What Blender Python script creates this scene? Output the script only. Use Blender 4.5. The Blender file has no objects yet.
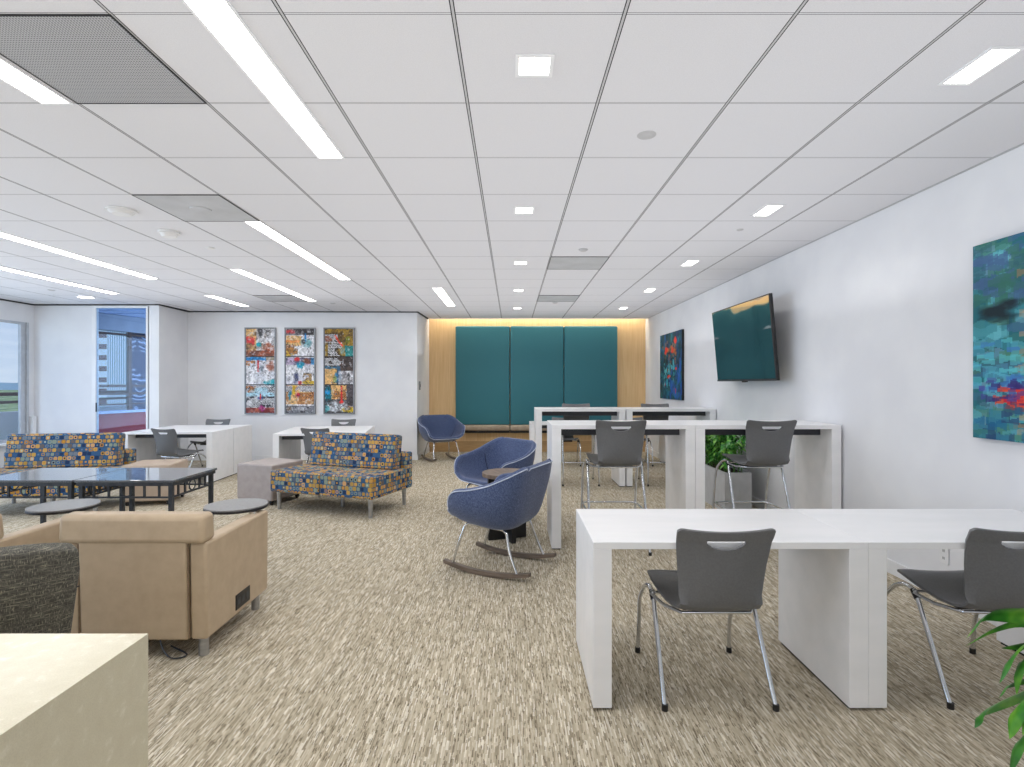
import bpy, bmesh, math, random
import numpy as np
from mathutils import Vector, Matrix, noise
random.seed(7)
scene = bpy.context.scene
COL = scene.collection
PI = math.pi
def R(a): return math.radians(a)

# ------------------------------------------------------------------ materials
def lin(c):
    out = []
    for v in c[:3]:
        v = v/255.0
        out.append(v/12.92 if v <= 0.04045 else ((v+0.055)/1.055)**2.4)
    return (out[0], out[1], out[2], 1.0)

class NT:
    def __init__(s, name):
        s.m = bpy.data.materials.new(name); s.m.use_nodes = True
        s.t = s.m.node_tree; s.t.nodes.clear()
        s.out = s.t.nodes.new('ShaderNodeOutputMaterial')
    def n(s, kind, **kw):
        nd = s.t.nodes.new(kind)
        for k, v in kw.items():
            if k.startswith('i_'):
                key = k[2:]
                nd.inputs[int(key) if key.isdigit() else key.replace('_', ' ')].default_value = v
            else: setattr(nd, k, v)
        return nd
    def l(s, a, b): s.t.links.new(a, b)
    def math(s, op, a, b=None, c=None):
        nd = s.t.nodes.new('ShaderNodeMath'); nd.operation = op
        for i, v in enumerate((a, b, c)):
            if v is None: continue
            if isinstance(v, (int, float)): nd.inputs[i].default_value = v
            else: s.l(v, nd.inputs[i])
        return nd.outputs[0]
    def mix(s, f, a, b, blend='MIX'):
        nd = s.t.nodes.new('ShaderNodeMix'); nd.data_type = 'RGBA'; nd.blend_type = blend
        for i, v in ((0, f), (6, a), (7, b)):
            if isinstance(v, (int, float)): nd.inputs[i].default_value = v
            elif isinstance(v, tuple): nd.inputs[i].default_value = v
            else: s.l(v, nd.inputs[i])
        return nd.outputs[2]
    def ramp(s, f, stops, interp='LINEAR'):
        nd = s.t.nodes.new('ShaderNodeValToRGB'); cr = nd.color_ramp; cr.interpolation = interp
        while len(cr.elements) < len(stops): cr.elements.new(0.5)
        for e, (p, c) in zip(cr.elements, stops): e.position = p; e.color = c
        s.l(f, nd.inputs[0]); return nd.outputs[0]
    def bsdf(s, base, rough=0.5, metal=0.0, spec=0.5, **kw):
        b = s.t.nodes.new('ShaderNodeBsdfPrincipled')
        if isinstance(base, tuple): b.inputs['Base Color'].default_value = base
        else: s.l(base, b.inputs['Base Color'])
        if isinstance(rough, (int, float)): b.inputs['Roughness'].default_value = rough
        else: s.l(rough, b.inputs['Roughness'])
        b.inputs['Metallic'].default_value = metal
        b.inputs['Specular IOR Level'].default_value = spec
        for k, v in kw.items(): b.inputs[k.replace('_', ' ')].default_value = v
        s.l(b.outputs[0], s.out.inputs[0]); s.b = b; return b
    def bump(s, h, strength=0.2, dist=0.002):
        nd = s.n('ShaderNodeBump'); nd.inputs['Strength'].default_value = strength
        nd.inputs['Distance'].default_value = dist
        s.l(h, nd.inputs['Height']); s.l(nd.outputs[0], s.b.inputs['Normal'])

def mat_noise(name, c1, c2, scale=(5, 5, 5), nscale=1.0, rough=0.5, metal=0.0, spec=0.5, bump=0.0, detail=3, lo=0.35, hi=0.65):
    t = NT(name)
    tc = t.n('ShaderNodeTexCoord'); mp = t.n('ShaderNodeMapping'); mp.inputs['Scale'].default_value = scale
    t.l(tc.outputs['Object'], mp.inputs[0])
    nz = t.n('ShaderNodeTexNoise'); nz.inputs['Scale'].default_value = nscale; nz.inputs['Detail'].default_value = detail
    t.l(mp.outputs[0], nz.inputs['Vector'])
    col = t.ramp(nz.outputs[0], [(lo, lin(c1)), (hi, lin(c2))])
    t.bsdf(col, rough, metal, spec)
    if bump: t.bump(nz.outputs[0], bump)
    return t.m

M = {}
M['wall'] = mat_noise('wall_paint', (226, 227, 231), (231, 232, 235), (3, 3, 3), 1, 0.75, spec=0.25)
M['white'] = mat_noise('white_laminate', (234, 235, 237), (240, 240, 242), (2, 9, 9), 1, 0.32, spec=0.45)
M['trimwhite'] = mat_noise('white_enamel', (228, 229, 231), (234, 235, 237), (4, 4, 4), 1, 0.4)
M['dark_gap'] = mat_noise('dark_gap', (38, 38, 40), (46, 46, 48), (4, 4, 4), 1, 0.8)
M['beam'] = mat_noise('charcoal_steel', (48, 50, 58), (58, 60, 68), (6, 6, 6), 1, 0.5)
M['shell'] = mat_noise('grey_molded_plastic', (100, 101, 103), (107, 108, 110), (120, 120, 120), 1, 0.42, spec=0.45, bump=0.06)
M['chrome'] = mat_noise('chrome', (205, 208, 212), (222, 224, 228), (9, 9, 9), 1, 0.16, 1.0)
M['brushed'] = mat_noise('brushed_silver', (168, 170, 174), (188, 190, 194), (9, 9, 60), 1, 0.34, 0.9)
M['black'] = mat_noise('black_plastic', (18, 18, 20), (28, 28, 30), (9, 9, 9), 1, 0.45)
M['tan'] = mat_noise('tan_vinyl', (180, 160, 134), (188, 168, 142), (14, 14, 14), 1, 0.48, spec=0.4, bump=0.05)
M['ottoman'] = mat_noise('tan_vinyl_ottoman', (178, 160, 142), (186, 168, 150), (14, 14, 14), 1, 0.5, spec=0.35, bump=0.05)
M['mauve'] = mat_noise('taupe_vinyl_ottoman', (164, 154, 150), (172, 162, 158), (14, 14, 14), 1, 0.5, spec=0.35, bump=0.05)
M['rocker_wood'] = mat_noise('grey_brown_ash', (96, 84, 74), (122, 108, 96), (60, 6, 60), 1, 0.5)
M['tabletop'] = mat_noise('grey_tablet_laminate', (128, 128, 128), (140, 140, 140), (60, 60, 60), 1, 0.35)
M['ironwork'] = mat_noise('dark_iron', (52, 56, 62), (66, 70, 76), (30, 30, 30), 1, 0.45, 0.3)
M['walnut'] = mat_noise('dark_walnut', (92, 76, 64), (122, 104, 90), (40, 5, 5), 1, 0.4)
M['planter'] = mat_noise('grey_planter', (176, 178, 180), (186, 188, 190), (9, 9, 9), 1, 0.6)
M['soil'] = mat_noise('dark_soil', (40, 30, 22), (62, 48, 36), (60, 60, 60), 1, 0.95)
M['pot'] = mat_noise('white_pot', (214, 214, 212), (224, 224, 222), (9, 9, 9), 1, 0.4)
M['piping'] = mat_noise('pale_piping', (176, 186, 206), (196, 204, 220), (40, 40, 40), 1, 0.7)
M['seam_dark'] = mat_noise('seam_dark', (24, 30, 52), (34, 40, 62), (40, 40, 40), 1, 0.8)
M['tanseam'] = mat_noise('tan_seam', (120, 100, 78), (134, 112, 90), (40, 40, 40), 1, 0.7)
M['cushion'] = mat_noise('grey_taupe_vinyl', (152, 136, 118), (168, 152, 134), (12, 12, 12), 1, 0.45)
M['frame_silver'] = mat_noise('silver_frame', (130, 132, 136), (150, 152, 156), (9, 9, 9), 1, 0.35, 0.8)
M['window_frame'] = mat_noise('grey_aluminium', (186, 190, 196), (198, 202, 208), (9, 9, 9), 1, 0.4, 0.4)
M['red'] = mat_noise('red_wall', (150, 46, 56), (160, 54, 64), (6, 6, 6), 1, 0.7)
M['brownrail'] = mat_noise('brown_rail', (62, 44, 44), (78, 56, 54), (6, 6, 6), 1, 0.6)
M['fascia'] = mat_noise('blue_grey_fascia', (150, 160, 178), (160, 170, 188), (3, 3, 3), 1, 0.7)
M['smoke'] = mat_noise('ivory_plastic', (214, 214, 214), (222, 222, 222), (9, 9, 9), 1, 0.5)
M['smokegrey'] = mat_noise('grey_plastic', (176, 176, 178), (186, 186, 188), (9, 9, 9), 1, 0.5)

def m_blue():
    t = NT('blue_melange_fabric')
    tc = t.n('ShaderNodeTexCoord'); nz = t.n('ShaderNodeTexNoise')
    mp = t.n('ShaderNodeMapping'); mp.inputs['Scale'].default_value = (220, 220, 90)
    t.l(tc.outputs['Object'], mp.inputs[0]); t.l(mp.outputs[0], nz.inputs['Vector'])
    nz.inputs['Scale'].default_value = 1; nz.inputs['Detail'].default_value = 2
    col = t.ramp(nz.outputs[0], [(0.3, lin((52, 62, 92))), (0.5, lin((72, 86, 120))), (0.72, lin((104, 116, 148)))])
    t.bsdf(col, 0.9, spec=0.15); t.b.inputs['Sheen Weight'].default_value = 0.25
    t.bump(nz.outputs[0], 0.3, 0.001); return t.m
M['blue'] = m_blue()

def m_tweed():
    t = NT('charcoal_tweed')
    tc = t.n('ShaderNodeTexCoord')
    outs = []
    for sc in ((300, 300, 26), (24, 24, 300)):
        mp = t.n('ShaderNodeMapping'); mp.inputs['Scale'].default_value = sc
        nz = t.n('ShaderNodeTexNoise'); nz.inputs['Scale'].default_value = 1; nz.inputs['Detail'].default_value = 3
        t.l(tc.outputs['Object'], mp.inputs[0]); t.l(mp.outputs[0], nz.inputs['Vector']); outs.append(nz.outputs[0])
    f = t.math('MAXIMUM', outs[0], outs[1])
    col = t.ramp(f, [(0.46, lin((74, 73, 70))), (0.60, lin((106, 104, 97))), (0.74, lin((166, 160, 140)))])
    t.bsdf(col, 0.9, spec=0.15); t.bump(f, 0.4, 0.001); return t.m
M['tweed'] = m_tweed()

def m_carpet():
    """woven carpet: narrow staggered threads running away from the viewer"""
    t = NT('beige_streaked_carpet')
    tc = t.n('ShaderNodeTexCoord'); sp = t.n('ShaderNodeSeparateXYZ'); t.l(tc.outputs['Object'], sp.inputs[0])
    def threads(w, l, seed):
        u = t.math('DIVIDE', sp.outputs[0], w); cu = t.math('FLOOR', u)
        r1 = t.n('ShaderNodeTexWhiteNoise', noise_dimensions='1D'); t.l(t.math('ADD', cu, seed), r1.inputs['W'])
        v = t.math('ADD', t.math('DIVIDE', sp.outputs[1], l), t.math('MULTIPLY', r1.outputs['Value'], 9.0))
        cb = t.n('ShaderNodeCombineXYZ'); t.l(t.math('ADD', cu, seed), cb.inputs[0]); t.l(t.math('FLOOR', v), cb.inputs[1])
        r2 = t.n('ShaderNodeTexWhiteNoise', noise_dimensions='2D'); t.l(cb.outputs[0], r2.inputs['Vector'])
        return r2.outputs['Value']
    a = threads(0.0050, 0.055, 3.0); b = threads(0.0040, 0.020, 51.0); e = threads(0.013, 0.30, 91.0)
    base = t.ramp(a, [(0.0, lin((150, 139, 119))), (0.14, lin((173, 162, 141))), (0.40, lin((184, 173, 152))), (0.66, lin((193, 183, 163))), (0.87, lin((214, 207, 191)))], 'CONSTANT')
    fl = t.ramp(b, [(0.0, (0.52, 0.50, 0.48, 1)), (0.09, (0.94, 0.94, 0.94, 1)), (0.55, (1.02, 1.02, 1.02, 1)), (0.93, (1.12, 1.12, 1.12, 1))], 'CONSTANT')
    col = t.mix(1.0, base, fl, 'MULTIPLY')
    bd = t.ramp(e, [(0.0, (0.93, 0.93, 0.93, 1)), (1.0, (1.07, 1.07, 1.07, 1))])
    col = t.mix(1.0, col, bd, 'MULTIPLY')
    t.bsdf(col, 0.95, spec=0.1); t.bump(b, 0.25, 0.002); return t.m
M['carpet'] = m_carpet()

def m_ceiling():
    t = NT('ceiling_tiles')
    tc = t.n('ShaderNodeTexCoord'); sp = t.n('ShaderNodeSeparateXYZ'); t.l(tc.outputs['Object'], sp.inputs[0])
    P = 0.61
    def dist(o, off):
        v = t.math('DIVIDE', t.math('SUBTRACT', o, off), P)
        f = t.math('SUBTRACT', v, t.math('ROUND', v))
        return t.math('MULTIPLY', t.math('ABSOLUTE', f), P)
    dx = dist(sp.outputs[0], 0.401); dy = dist(sp.outputs[1], 0.694)
    # column joints: two thin dark lines either side of the T bar ; row joints: one fine line
    l1 = t.math('LESS_THAN', t.math('ABSOLUTE', t.math('SUBTRACT', dx, 0.0065)), 0.0021)
    l2 = t.math('LESS_THAN', t.math('ABSOLUTE', t.math('SUBTRACT', dy, 0.0045)), 0.0014)
    bar = t.math('LESS_THAN', dx, 0.006)
    nz = t.n('ShaderNodeTexNoise'); nz.inputs['Scale'].default_value = 260; nz.inputs['Detail'].default_value = 2
    t.l(tc.outputs['Object'], nz.inputs['Vector'])
    base = t.ramp(nz.outputs[0], [(0.3, lin((214, 214, 218))), (0.7, lin((222, 222, 226)))])
    c = t.mix(l2, base, lin((104, 104, 108)))
    c = t.mix(bar, c, lin((190, 190, 192)))
    c = t.mix(l1, c, lin((58, 58, 62)))
    t.bsdf(c, 0.9, spec=0.1); return t.m
M['ceiling'] = m_ceiling()

def m_perf(name, a, b, scale):
    t = NT(name)
    tc = t.n('ShaderNodeTexCoord'); sp = t.n('ShaderNodeSeparateXYZ'); t.l(tc.outputs['Object'], sp.inputs[0])
    def cell(o): return t.math('SUBTRACT', t.math('FRACT', t.math('MULTIPLY', o, scale)), 0.5)
    x = cell(sp.outputs[0]); y = cell(sp.outputs[1])
    r = t.math('SQRT', t.math('ADD', t.math('MULTIPLY', x, x), t.math('MULTIPLY', y, y)))
    c = t.mix(t.math('LESS_THAN', r, 0.3), lin(a), lin(b))
    t.bsdf(c, 0.6); return t.m
M['perf'] = m_perf('perforated_steel', (176, 177, 180), (92, 92, 96), 90)
M['greytile'] = mat_noise('grey_metal_tile', (172, 173, 175), (184, 185, 188), (4, 4, 4), 1, 0.5)

def m_emit(name, col, s):
    t = NT(name); e = t.n('ShaderNodeEmission'); e.inputs[0].default_value = col; e.inputs[1].default_value = s
    t.l(e.outputs[0], t.out.inputs[0]); return t.m
M['diffuser'] = m_emit('lit_diffuser', (1, 0.985, 0.965, 1), 17.0)
M['downlens'] = m_emit('lit_lens', (1, 0.96, 0.91, 1), 8.0)
M['cove'] = m_emit('warm_cove_strip', (1, 0.88, 0.68, 1), 17.0)

def m_wood():
    t = NT('honey_veneer')
    tc = t.n('ShaderNodeTexCoord'); mp = t.n('ShaderNodeMapping'); mp.inputs['Scale'].default_value = (90, 90, 2.2)
    t.l(tc.outputs['Object'], mp.inputs[0])
    n = t.n('ShaderNodeTexNoise'); n.inputs['Scale'].default_value = 1; n.inputs['Detail'].default_value = 4
    t.l(mp.outputs[0], n.inputs['Vector'])
    c = t.ramp(n.outputs[0], [(0.3, lin((216, 180, 130))), (0.7, lin((232, 200, 152)))])
    t.bsdf(c, 0.5, spec=0.3); return t.m
M['veneer'] = m_wood()
M['veneer_dark'] = mat_noise('honey_veneer_base', (180, 146, 100), (196, 162, 114), (4, 4, 90), 1, 0.5)
M['teal'] = mat_noise('teal_fabric', (52, 112, 124), (60, 122, 134), (260, 260, 260), 1, 0.6, spec=0.3, bump=0.1)

def m_stone():
    t = NT('cream_quartz')
    tc = t.n('ShaderNodeTexCoord')
    n = t.n('ShaderNodeTexNoise'); n.inputs['Scale'].default_value = 26; n.inputs['Detail'].default_value = 6; n.inputs['Roughness'].default_value = 0.65
    t.l(tc.outputs['Object'], n.inputs['Vector'])
    c = t.ramp(n.outputs[0], [(0.3, lin((212, 204, 178))), (0.58, lin((217, 210, 185))), (0.70, lin((229, 223, 203)))])
    n2 = t.n('ShaderNodeTexNoise'); n2.inputs['Scale'].default_value = 300
    t.l(tc.outputs['Object'], n2.inputs['Vector'])
    f = t.ramp(n2.outputs[0], [(0.35, (0.93, 0.93, 0.93, 1)), (0.6, (1, 1, 1, 1))])
    t.bsdf(t.mix(1.0, c, f, 'MULTIPLY'), 0.22, spec=0.5); return t.m
M['stone'] = m_stone()

def m_granite():
    t = NT('polished_black_granite')
    tc = t.n('ShaderNodeTexCoord')
    n = t.n('ShaderNodeTexNoise'); n.inputs['Scale'].default_value = 180
    t.l(tc.outputs['Object'], n.inputs['Vector'])
    c = t.ramp(n.outputs[0], [(0.4, lin((70, 76, 84))), (0.65, lin((110, 116, 124)))])
    t.bsdf(c, 0.09, spec=0.9); t.b.inputs['Coat Weight'].default_value = 0.8; t.b.inputs['Coat Roughness'].default_value = 0.03
    return t.m
M['granite'] = m_granite()

def m_screen():
    t = NT('glossy_black_screen')
    tc = t.n('ShaderNodeTexCoord'); n = t.n('ShaderNodeTexNoise'); n.inputs['Scale'].default_value = 1.6
    t.l(tc.outputs['Object'], n.inputs['Vector'])
    t.bsdf(lin((10, 13, 16)), 0.06, spec=1.0); t.b.inputs['Coat Weight'].default_value = 1.0
    t.b.inputs['IOR'].default_value = 2.6; t.b.inputs['Coat IOR'].default_value = 1.9; t.b.inputs['Coat Roughness'].default_value = 0.04
    t.bump(n.outputs[0], 0.6, 0.03); return t.m
M['screen'] = m_screen()

def m_pattern():
    """small woven rounded squares on blue, colours picked per cell"""
    t = NT('multicolour_square_fabric')
    uv = t.n('ShaderNodeUVMap'); sp = t.n('ShaderNodeSeparateXYZ'); t.l(uv.outputs[0], sp.inputs[0])
    CW, CH = 0.047, 0.047
    v = t.math('DIVIDE', sp.outputs[1], CH); row = t.math('FLOOR', v)
    # every row shifted sideways a little
    wn = t.n('ShaderNodeTexWhiteNoise', noise_dimensions='1D'); t.l(row, wn.inputs['W'])
    u = t.math('ADD', t.math('DIVIDE', sp.outputs[0], CW), t.math('MULTIPLY', wn.outputs['Value'], 1.0))
    colm = t.math('FLOOR', u)
    comb = t.n('ShaderNodeCombineXYZ'); t.l(colm, comb.inputs[0]); t.l(row, comb.inputs[1])
    w2 = t.n('ShaderNodeTexWhiteNoise', noise_dimensions='2D'); t.l(comb.outputs[0], w2.inputs['Vector'])
    w3 = t.n('ShaderNodeTexWhiteNoise', noise_dimensions='3D'); comb2 = t.n('ShaderNodeCombineXYZ')
    t.l(colm, comb2.inputs[0]); t.l(row, comb2.inputs[1]); comb2.inputs[2].default_value = 7.3
    t.l(comb2.outputs[0], w3.inputs['Vector'])
    fu = t.math('ABSOLUTE', t.math('SUBTRACT', t.math('FRACT', u), 0.5))
    fv = t.math('ABSOLUTE', t.math('SUBTRACT', t.math('FRACT', v), 0.5))
    def p4(x): return t.math('POWER', x, 4.0)
    rr = t.math('POWER', t.math('ADD', p4(fu), p4(fv)), 0.25)
    size = t.math('ADD', 0.37, t.math('MULTIPLY', w3.outputs['Value'], 0.12))
    outer = t.math('LESS_THAN', rr, size)
    inner = t.math('LESS_THAN', rr, t.math('MULTIPLY', t.math('GREATER_THAN', t.math('FRACT', t.math('MULTIPLY', w2.outputs['Value'], 37.0)), 0.5), 0.2))
    pal = [lin(c) for c in ((180, 146, 78), (40, 58, 92), (204, 160, 108), (116, 126, 136), (196, 158, 80), (136, 150, 134), (176, 128, 58), (58, 92, 130), (178, 140, 66), (104, 98, 96), (200, 156, 84), (128, 140, 138))]
    ocol = t.ramp(w2.outputs['Value'], [(i/len(pal), c) for i, c in enumerate(pal)], 'CONSTANT')
    pal2 = [lin(c) for c in ((52, 96, 146), (204, 150, 86), (40, 44, 56), (170, 184, 170), (196, 146, 54), (96, 124, 150))]
    icol = t.ramp(w3.outputs['Value'], [(i/len(pal2), c) for i, c in enumerate(pal2)], 'CONSTANT')
    bg = t.mix(t.math('GREATER_THAN', wn.outputs['Value'], 0.55), lin((46, 84, 124)), lin((62, 92, 118)))
    c = t.mix(outer, bg, ocol); c = t.mix(inner, c, icol)
    t.bsdf(c, 0.85, spec=0.2); return t.m
M['pattern'] = m_pattern()

def m_attr(name, rough=0.55):
    t = NT(name); a = t.n('ShaderNodeAttribute'); a.attribute_name = 'paint'
    t.bsdf(a.outputs['Color'], rough, spec=0.3); return t.m
M['paint'] = m_attr('acrylic_paint', 0.6)
M['paint_gloss'] = m_attr('varnished_paint', 0.3)

def m_leaf(name, a, b, c):
    t = NT(name); tc = t.n('ShaderNodeTexCoord'); n = t.n('ShaderNodeTexNoise'); n.inputs['Scale'].default_value = 14
    t.l(tc.outputs['Object'], n.inputs['Vector'])
    col = t.ramp(n.outputs[0], [(0.3, lin(a)), (0.5, lin(b)), (0.72, lin(c))])
    t.bsdf(col, 0.35, spec=0.5); t.b.inputs['Subsurface Weight'].default_value = 0.0
    return t.m
M['leaf'] = m_leaf('glossy_green_leaf', (26, 84, 24), (60, 134, 38), (126, 180, 60))
M['leaf_dark'] = m_leaf('mixed_green_leaf', (16, 66, 28), (58, 136, 50), (150, 204, 84))
M['stem'] = mat_noise('green_stem', (70, 120, 44), (96, 146, 60), (20, 20, 20), 1, 0.5)

def m_glass(name, tint, gl=0.08):
    t = NT(name)
    tr = t.n('ShaderNodeBsdfTransparent'); tr.inputs[0].default_value = tint
    g = t.n('ShaderNodeBsdfGlossy'); g.inputs['Roughness'].default_value = 0.02
    mx = t.n('ShaderNodeMixShader'); mx.inputs[0].default_value = gl
    t.l(tr.outputs[0], mx.inputs[1]); t.l(g.outputs[0], mx.inputs[2]); t.l(mx.outputs[0], t.out.inputs[0]); return t.m
M['glass'] = m_glass('clear_window_glass', (0.92, 0.96, 1.0, 1), 0.05)
M['glass_blue'] = m_glass('blue_window_glass', (0.80, 0.90, 1.0, 1), 0.03)

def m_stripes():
    t = NT('dark_blue_reflection_glass')
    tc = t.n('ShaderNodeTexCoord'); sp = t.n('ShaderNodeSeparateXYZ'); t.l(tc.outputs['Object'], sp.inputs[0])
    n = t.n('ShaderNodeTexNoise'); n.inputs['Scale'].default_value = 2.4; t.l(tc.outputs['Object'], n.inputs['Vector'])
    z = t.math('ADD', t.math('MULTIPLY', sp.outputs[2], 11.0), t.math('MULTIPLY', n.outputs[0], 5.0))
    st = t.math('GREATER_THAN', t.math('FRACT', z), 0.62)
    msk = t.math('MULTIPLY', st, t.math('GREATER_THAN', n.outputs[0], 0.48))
    c = t.mix(msk, lin((36, 54, 92)), lin((136, 160, 196)))  # stripe reflections on the dark pane are painted into this colour
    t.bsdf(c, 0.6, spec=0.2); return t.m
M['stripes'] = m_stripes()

def m_tower():
    t = NT('tower_facade')
    tc = t.n('ShaderNodeTexCoord'); sp = t.n('ShaderNodeSeparateXYZ'); t.l(tc.outputs['Object'], sp.inputs[0])
    band = t.math('GREATER_THAN', t.math('FRACT', t.math('MULTIPLY', sp.outputs[2], 1/3.1)), 0.56)
    side = t.math('LESS_THAN', sp.outputs[0], -0.5)
    c = t.mix(t.math('MULTIPLY', band, side), lin((206, 216, 226)), lin((88, 60, 66)))
    lines = t.math('GREATER_THAN', t.math('FRACT', t.math('MULTIPLY', sp.outputs[0], 1.6)), 0.6)
    c = t.mix(t.math('MULTIPLY', lines, t.math('SUBTRACT', 1.0, side)), c, lin((110, 140, 168)))
    t.bsdf(c, 0.7); return t.m
M['tower'] = m_tower()
def m_ground():
    t = NT('tree_canopy_ground'); tc = t.n('ShaderNodeTexCoord')
    n = t.n('ShaderNodeTexNoise'); n.inputs['Scale'].default_value = 0.05; n.inputs['Detail'].default_value = 8
    t.l(tc.outputs['Object'], n.inputs['Vector'])
    c = t.ramp(n.outputs[0], [(0.38, lin((98, 118, 84))), (0.5, lin((140, 158, 108))), (0.6, lin((182, 192, 134))), (0.7, lin((206, 210, 204)))])  # greens lightened, distance haze put into the colour
    t.bsdf(c, 0.9, spec=0.1); return t.m
M['ground'] = m_ground()
M['soffit'] = mat_noise('blue_white_soffit', (176, 196, 232), (186, 204, 238), (2, 2, 2), 1, 0.7)
M['hills'] = mat_noise('far_hills', (150, 176, 204), (164, 188, 212), (0.01, 0.01, 0.01), 1, 0.9)  # pale blue carries the distance haze in its colour

# ------------------------------------------------------------------ mesh helpers
class MB:
    def __init__(s): s.bm = bmesh.new()
    def box(s, x0, x1, y0, y1, z0, z1, mtx=None):
        vs = [s.bm.verts.new(Vector(p)) for p in ((x0,y0,z0),(x1,y0,z0),(x1,y1,z0),(x0,y1,z0),(x0,y0,z1),(x1,y0,z1),(x1,y1,z1),(x0,y1,z1))]
        if mtx:
            for v in vs: v.co = mtx @ v.co
        for f in ((0,3,2,1),(4,5,6,7),(0,1,5,4),(1,2,6,5),(2,3,7,6),(3,0,4,7)): s.bm.faces.new([vs[i] for i in f])
        return s
    def tube(s, pts, r, seg=12, closed=False, r2=None):
        pts = [Vector(p) for p in pts]; n = len(pts); rings = []
        up = None
        for i, p in enumerate(pts):
            if closed: d = (pts[(i+1) % n]-pts[i-1]).normalized()
            else: d = (pts[min(i+1, n-1)]-pts[max(i-1, 0)]).normalized()
            if up is None:
                up = Vector((0, 0, 1)) if abs(d.z) < 0.9 else Vector((1, 0, 0))
            a = d.cross(up).normalized(); b = a.cross(d).normalized(); up = b
            rr = r if r2 is None else r + (r2-r)*i/(n-1)
            rings.append([s.bm.verts.new(p+a*(rr*math.cos(2*PI*k/seg))+b*(rr*math.sin(2*PI*k/seg))) for k in range(seg)])
        rng = range(n) if closed else range(n-1)
        for i in rng:
            A, B = rings[i], rings[(i+1) % n]
            for k in range(seg): s.bm.faces.new((A[k], A[(k+1) % seg], B[(k+1) % seg], B[k]))
        if not closed:
            s.bm.faces.new(rings[0]); s.bm.faces.new(list(reversed(rings[-1])))
        return s
    def cyl(s, c, r, h, seg=32, r2=None):
        """upright, base centre c"""
        c = Vector(c); r2 = r if r2 is None else r2
        A = [s.bm.verts.new(c+Vector((r*math.cos(2*PI*k/seg), r*math.sin(2*PI*k/seg), 0))) for k in range(seg)]
        B = [s.bm.verts.new(c+Vector((r2*math.cos(2*PI*k/seg), r2*math.sin(2*PI*k/seg), h))) for k in range(seg)]
        for k in range(seg): s.bm.faces.new((A[k], A[(k+1) % seg], B[(k+1) % seg], B[k]))
        s.bm.faces.new(list(reversed(A))); s.bm.faces.new(B); return s
    def prism(s, poly, lo, hi, axis='y'):
        """extrude a 2D outline (a,b) along an axis"""
        def P(a, b, t):
            return Vector((a, t, b)) if axis == 'y' else (Vector((t, a, b)) if axis == 'x' else Vector((a, b, t)))
        A = [s.bm.verts.new(P(a, b, lo)) for a, b in poly]; B = [s.bm.verts.new(P(a, b, hi)) for a, b in poly]
        n = len(poly)
        for k in range(n): s.bm.faces.new((A[k], A[(k+1) % n], B[(k+1) % n], B[k]))
        s.bm.faces.new(list(reversed(A))); s.bm.faces.new(B); return s
    def grid(s, rows):
        V = [[s.bm.verts.new(Vector(p)) for p in r] for r in rows]
        for i in range(len(V)-1):
            for j in range(len(V[0])-1):
                s.bm.faces.new((V[i][j], V[i][j+1], V[i+1][j+1], V[i+1][j]))
        return V
    def build(s, name, mat, parent=None, bevel=0.0, segs=2, smooth=False, subsurf=0, solid=0.0, uv=False, offset=-1.0):
        bmesh.ops.recalc_face_normals(s.bm, faces=s.bm.faces)
        me = bpy.data.meshes.new(name); s.bm.to_mesh(me); s.bm.free()
        me.materials.append(mat)
        if uv: box_uv(me)
        o = bpy.data.objects.new(name, me); COL.objects.link(o)
        if parent: o.parent = parent
        if solid:
            m = o.modifiers.new('solid', 'SOLIDIFY'); m.thickness = solid; m.offset = offset
        if bevel:
            m = o.modifiers.new('bevel', 'BEVEL'); m.width = bevel; m.segments = segs; m.limit_method = 'ANGLE'; m.angle_limit = R(40)
        if subsurf:
            m = o.modifiers.new('sub', 'SUBSURF'); m.levels = subsurf; m.render_levels = subsurf
        if smooth or subsurf:
            for p in me.polygons: p.use_smooth = True
            if smooth == 'auto':
                try: me.set_sharp_from_angle(angle=R(38))
                except Exception: pass
        return o

def box_uv(me):
    uvl = me.uv_layers.new(name='UVMap')
    for p in me.polygons:
        n = p.normal
        a = max(range(3), key=lambda k: abs(n[k]))
        for li in p.loop_indices:
            co = me.vertices[me.loops[li].vertex_index].co
            if a == 0: u = (co.y+3.1, co.z)
            elif a == 1: u = (co.x, co.z)
            else: u = (co.x, co.y+0.013)
            uvl.data[li].uv = u

def thing(name, label, cat, loc=(0, 0, 0), rotz=0.0, group=None):
    o = bpy.data.objects.new(name, None); COL.objects.link(o); o.empty_display_size = 0.1
    o.location = loc; o.rotation_euler = (0, 0, rotz)
    o['label'] = label; o['category'] = cat
    if group: o['group'] = group
    return o
def tag(o, label, cat, group=None):
    o['label'] = label; o['category'] = cat
    if group: o['group'] = group
    return o
def struct(o, parent=None):
    if parent is None: o['kind'] = 'structure'
    return o
def dup(root, loc, rotz=0.0, label=None, group=None):
    def cp(o, par):
        c = o.copy(); COL.objects.link(c)
        if par: c.parent = par
        for ch in [k for k in bpy.data.objects if k.parent == o]: cp(ch, c)
        return c
    r = cp(root, None); r.location = loc; r.rotation_euler = (0, 0, rotz)
    if label: r['label'] = label
    if group: r['group'] = group
    return r
def arc(c, r, a0, a1, n, plane='yz', rz=None):
    out = []
    for i in range(n+1):
        a = a0+(a1-a0)*i/n; p = r*math.cos(a); q = (rz or r)*math.sin(a)
        out.append((c[0], c[1]+p, c[2]+q) if plane == 'yz' else ((c[0]+p, c[1]+q, c[2]) if plane == 'xy' else (c[0]+p, c[1], c[2]+q)))
    return out
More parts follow.
